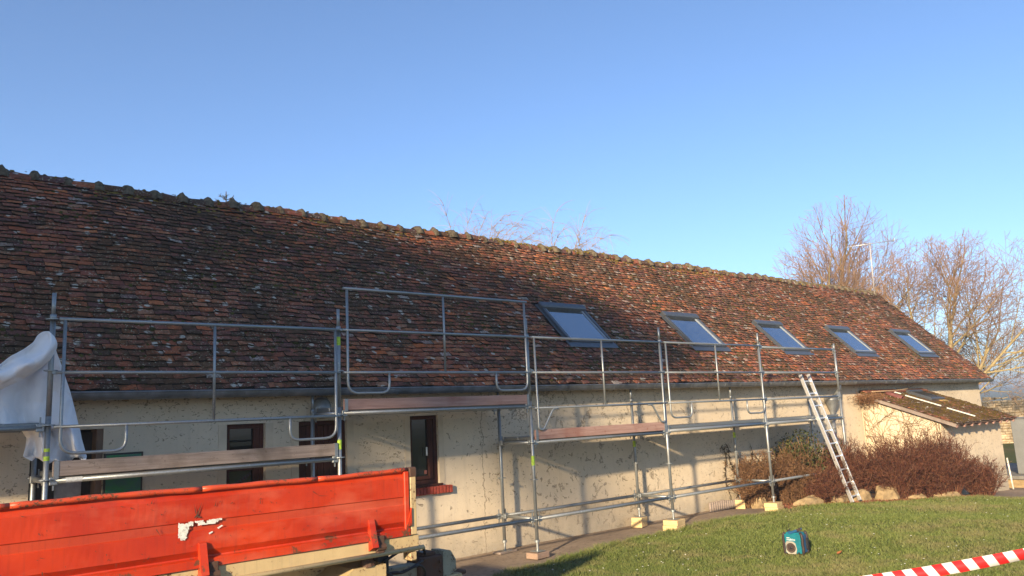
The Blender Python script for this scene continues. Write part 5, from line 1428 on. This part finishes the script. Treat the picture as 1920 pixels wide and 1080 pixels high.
# ---- rough stones edging the bed
def stones():
    specs = [(14.10, 8.12, .95, .26, .25, 'rounded ochre edging stone beside the stepped timber blocks'), (14.85, 7.98, .60, .26, .32, 'ochre edging stone with a split top left of the ladder foot'), (15.42, 7.84, .60, .26, .33, 'ochre edging stone just behind the ladder foot'),
             (16.05, 7.58, .62, .28, .40, 'tallest humped ochre edging stone between ladder and shrubs'), (17.45, 7.02, .80, .24, .20, 'low ochre edging stone half hidden under the broad shrub'), (13.42, 8.78, .40, .18, .30, 'narrow upright edging stone behind the scaffold post'),
             (16.75, 7.30, .60, .22, .16, 'flat ochre edging stone under the rounded shrub')]
    for i, (x, y, L, D, H, lab) in enumerate(specs):
        H *= .82
        r2 = np.random.default_rng(100+i); nu, nv = 11, 5; V = []
        for a in range(nv):
            ph = -.25+(math.pi/2+.25)*a/(nv-1)
            for k in range(nu):
                th = 2*math.pi*k/nu; rr = 1+.10*math.sin(3*th+i)+.09*math.sin(5*th+2*i+a)+.05*math.sin(9*th+3*a+i)+r2.normal(0, .05)
                cp = max(math.cos(ph), .02)**.42
                V.append((math.cos(th)*cp*L/2*rr, math.sin(th)*cp*D/2*rr, max(-.04, math.sin(ph)**1.0*H*(.86+.12*math.sin(2*th+i)+.06*math.sin(5*th+i*3)+r2.normal(0, .025)))))
        F = [(a*nu+k, a*nu+(k+1) % nu, (a+1)*nu+(k+1) % nu, (a+1)*nu+k) for a in range(nv-1) for k in range(nu)]+[tuple((nv-1)*nu+k for k in range(nu))]
        mb = MB(); mb.add([(v[0]+x, v[1]+y, v[2]+terz(x)) for v in V], F); o = mb.build('edging_stone', STONE, None, False, loc=(x, y, terz(x))); o.rotation_euler = (0, 0, -.32 if x > 14.9 else -.12)
        tag(o, lab, 'stone', 'rough stones edging the shrub bed')
stones()
# log-roll edging against the wall
le = thing('log_edging', 'low edging of short upright logs along the wall base', 'edging', (12.9, 9.0, 0))
for k in range(16):
    x = 12.35+k*.062
    m = MB(); m.tube((x, 9.14-.004*k, -.02), (x, 9.14-.004*k, .15+rng.uniform(-.015, .015)), .029, n=8); m.build('log', GREYWOOD, le, True)

# ---- dead leaves, grass, daisies
def litter():
    r2 = np.random.default_rng(41); n = 4200; x = r2.uniform(13.3, 18.6, n); y = np.interp(x, ex, ey)+np.abs(r2.normal(.12, .22, n))
    P = np.stack([x, y, ter(x)+.012+r2.random(n)*.03], 1); o = thing('dead_leaves', 'red-brown dead leaves lying under the shrubs along the lawn edge', 'leaves', (15.5, 7.7, -.1))
    q = leaf_cloud('leaves', P, .026, .015, mat_leaf('dead_leaf', (.10, .032, .018), (.24, .095, .045)), o, r2); tag(q, kind='stuff'); o['kind'] = 'stuff'
litter()
def mat_blade():
    t = NT('grass_blades'); p = t.pos(); rnd = t.n('ShaderNodeNewGeometry').outputs['Random Per Island']
    a = t.noise(p, .55, 5, .65); b = t.noise(p, 3.2, 4, .6)
    c = t.mix(rnd, (.070, .105, .018), (.20, .225, .062))
    c = t.mix(t.ramp(t.math('ADD', t.math('MULTIPLY', a, .6), t.math('MULTIPLY', b, .4)), [(.48, 0), (.62, .7)]), c, (.24, .195, .095))
    return t.fin(c, .65, 0, .25)
def grass():
    r2 = np.random.default_rng(51); n = 520000
    # density falls with distance from the camera
    ang = r2.uniform(R(36), R(80), n); d = 5.5+(r2.random(n)**1.25)*16.5
    x = d*np.sin(ang); y = d*np.cos(ang)
    ok = (x < LAWN_X1-.02) & (y < np.interp(x, ex, ey)+.03*np.sin(x*7)+.03*np.sin(x*17)+.01)
    x, y = x[ok], y[ok]; n = len(x)
    # tufts
    tuft = .5+.5*np.sin(x*3.1+np.sin(y*2.3)*2)*np.sin(y*3.7+np.sin(x*1.9)*2)
    edge = np.interp(x, ex, ey)-y
    h = (.022+.016*r2.random(n)+.014*tuft*r2.random(n))*np.where(edge < .18, 1.7, 1.0)
    wd = r2.uniform(.0022, .0042, n)*(1+.06*np.hypot(x, y))
    a = r2.uniform(0, 6.28, n); ln = r2.normal(0, .75, (n, 2))*h[:, None]
    z = lawn_h(x, y); B = np.stack([x, y, z-.004], 1); S = np.stack([np.cos(a)*wd, np.sin(a)*wd, np.zeros(n)], 1)
    T = B+np.stack([ln[:, 0], ln[:, 1], h], 1)
    V = np.stack([B-S, B+S, T], 1).reshape(-1, 3); F = np.arange(n*3).reshape(-1, 3)
    o = link('grass', np_mesh('grass', V, F), mat_blade()); tag(o, 'short patchy green grass of the lawn', 'grass', kind='stuff')
    # daisies
    n = 420; ang = r2.uniform(R(40), R(76), n); d = 6+(r2.random(n)**.8)*13; x = d*np.sin(ang); y = d*np.cos(ang); cl = np.sin(x*1.3+1)*np.sin(y*1.7)+r2.normal(0, .4, n)
    ok = (x < LAWN_X1-.3) & (y < np.interp(x, ex, ey)-.2) & (cl > .05); x, y = x[ok], y[ok]
    pts = [((a, b, float(lawn_h(a, b))+.032), (0, 0, 1)) for a, b in zip(x, y)]
    V, F = blob_field(pts, r2.uniform(.007, .0125, len(pts)), .35, 6)
    o = link('daisies', np_mesh('daisies', V, F), mat_plain('daisy_white', (.72, .70, .62), .7)); tag(o, 'tiny white daisies dotted over the lawn', 'flowers', kind='stuff')
grass()
lf = thing('fallen_leaf', 'single curled orange leaf lying on the lawn past the radio', 'leaf', (9.75, 5.2, .05))
pz = onY(1575, 1058, 5.15); m = MB(); zz = float(lawn_h(pz.x, 5.15))+.03
m.add([(pz.x-.05, 5.15, zz), (pz.x-.01, 5.11, zz+.02), (pz.x+.05, 5.13, zz+.035), (pz.x+.01, 5.18, zz+.015), (pz.x, 5.145, zz-.002)], [(0, 1, 4), (1, 2, 4), (2, 3, 4), (3, 0, 4)]); m.build('blade', mat_plain('orange_leaf', (.34, .12, .035), .6), lf)

# ---- television aerial on the ridge
def aerial():
    zr = EAVE_Z+SLOPE*S45; o = thing('television_aerial', 'slim television aerial on a mast standing on the roof ridge', 'aerial', (26.35, 12.05, zr))
    m = MB(); m.tube((26.35, 12.0, zr-.1), (26.25, 11.9, 7.2), .020, .016, n=8); m.build('mast', mat_plain('pale_mast', (.55, .50, .45), .5, .3), o, True)
    a, b = Vector((25.62, 12.4, 7.07)), Vector((26.85, 11.25, 7.22)); m = MB(); m.tube(a, b, .012, n=8); m.build('boom', ALU, o, True)
    ax = (b-a).normalized(); sd = Vector((ax.y, -ax.x, 0))*1.0
    for k in range(15):
        f = .04+k*.066; c = a+(b-a)*f; l = .07+.05*(f > .75)
        m = MB(); m.tube(c-Vector((0, 0, .0))-sd*l, c+sd*l, .006, n=6); m.build('element', ALU, o)
    m = MB(); c = a+(b-a)*.93; m.obox(c+Vector((0, 0, .02)), sd*.10, ax*.01, Vector((0, 0, .05))); m.build('reflector', ALU, o)
aerial()

# ---- tall evergreens behind the photographer: their crowns shade the roof and part of the wall
SUNH = np.array([.892, .4526]); PER = np.array([-.4526, .892])
def shade_tree(s, p, label, zc, lobes, seed, nl=15000):
    """lobes: (across the light, along the light, up, radius, half height)"""
    xy = SUNH*s+PER*p; r2 = np.random.default_rng(seed)
    o = thing('evergreen_oak', label, 'tree', (xy[0], xy[1], 0), 'tall evergreens beyond the yard')
    b = np.array([xy[0], xy[1], 0]); segs = [(b, b+np.array([.1, 0, 3.5]), .32, .24, 0), (b+np.array([.1, 0, 3.5]), b+np.array([0, 0, zc]), .24, .12, 0)]; C = []; Wt = []
    for (dp, ds, dz, rx, rz, *dn) in lobes:
        c = np.array([*(xy+PER*dp+SUNH*ds), zc+dz]); q = b+np.array([0, 0, zc-2.0]); segs += [(q, (q+c)/2+np.array([0, 0, .2]), .13, .10, 1), ((q+c)/2+np.array([0, 0, .2]), c, .10, .06, 1)]
        for _ in range(14):
            u = r2.normal(0, 1, 3); u /= np.linalg.norm(u); segs.append((c, c+u*np.array([rx, rx, rz])*.85, .05, .015, 1))
        k = int(28*rx*rx*(dn[0] if dn else 1)); cl = r2.normal(0, 1, (k, 3)); cl /= np.linalg.norm(cl, axis=1, keepdims=True); cl *= (r2.random((k, 1))**.4); C.append(c+cl*np.array([rx, rx, rz]))
    seg_obj('trunk', segs, OAKB, o, 7)
    C = np.concatenate(C); P = C[r2.integers(0, len(C), nl)]+r2.normal(0, .36, (nl, 3)); leaf_cloud('crown', P, .11, .06, LEAFM, o, r2)
OAKB = mat_bark('oak_bark', (.08, .06, .045), (.14, .11, .08))
LEAFM = mat_leaf('oak_leaf', (.02, .032, .012), (.05, .065, .022))
shade_tree(-8.0, 7.0, 'evergreen tree with the wide crown whose shade ends across the roof ridge', 9.0, [(.2, 0, 0, 2.5, 2.4), (-1.8, .3, .3, 1.6, 1.7), (-3.3, -.4, .9, .95, .75), (2.2, .3, -.2, 1.6, 1.8), (.2, .2, -2.3, 1.5, .85), (1.8, -.2, -2.2, 1.4, .9), (-2.3, 0, -1.75, .95, .85, .42)], 61, 27500)
shade_tree(-9.5, 10.9, 'evergreen tree standing farthest from the lawn beyond the trailer', 8.6, [(0, 0, 0, 2.8, 2.7), (-1.6, .5, .3, 1.8, 1.8)], 62, 16000)

# a dry stick lying on the tiles
m = MB(); a_, b_ = Vector(tuple(RW(9.45, 2.72, .06))), Vector(tuple(RW(9.95, 2.50, .055))); m.path(smooth_path([a_+Vector((-.03, 0, .07)), a_, (a_+b_)/2+Vector((0, 0, .015)), b_]), .009, 6)
o = m.build('stick', mat_bark('dry_stick', (.26, .17, .10), (.36, .25, .15)), None, True, loc=a_); tag(o, 'thin dry stick lying on the roof tiles above a skylight', 'stick')

# ================================================================== HAZE
def haze():
    m = MB(); m.box(-2600, 2600, -2600, 2600, -3, 37); o = m.build('haze', None)
    mt = bpy.data.materials.new('thin_haze'); mt.use_nodes = True; nt = mt.node_tree; nt.nodes.clear()
    v = nt.nodes.new('ShaderNodeVolumePrincipled'); v.inputs['Color'].default_value = (.76, .86, .97, 1); v.inputs['Density'].default_value = .0015; v.inputs['Anisotropy'].default_value = .2
    ou = nt.nodes.new('ShaderNodeOutputMaterial'); nt.links.new(v.outputs[0], ou.inputs['Volume']); o.data.materials.append(mt)
    tag(o, 'thin pale morning haze lying over the whole place', 'haze', kind='stuff')
haze()
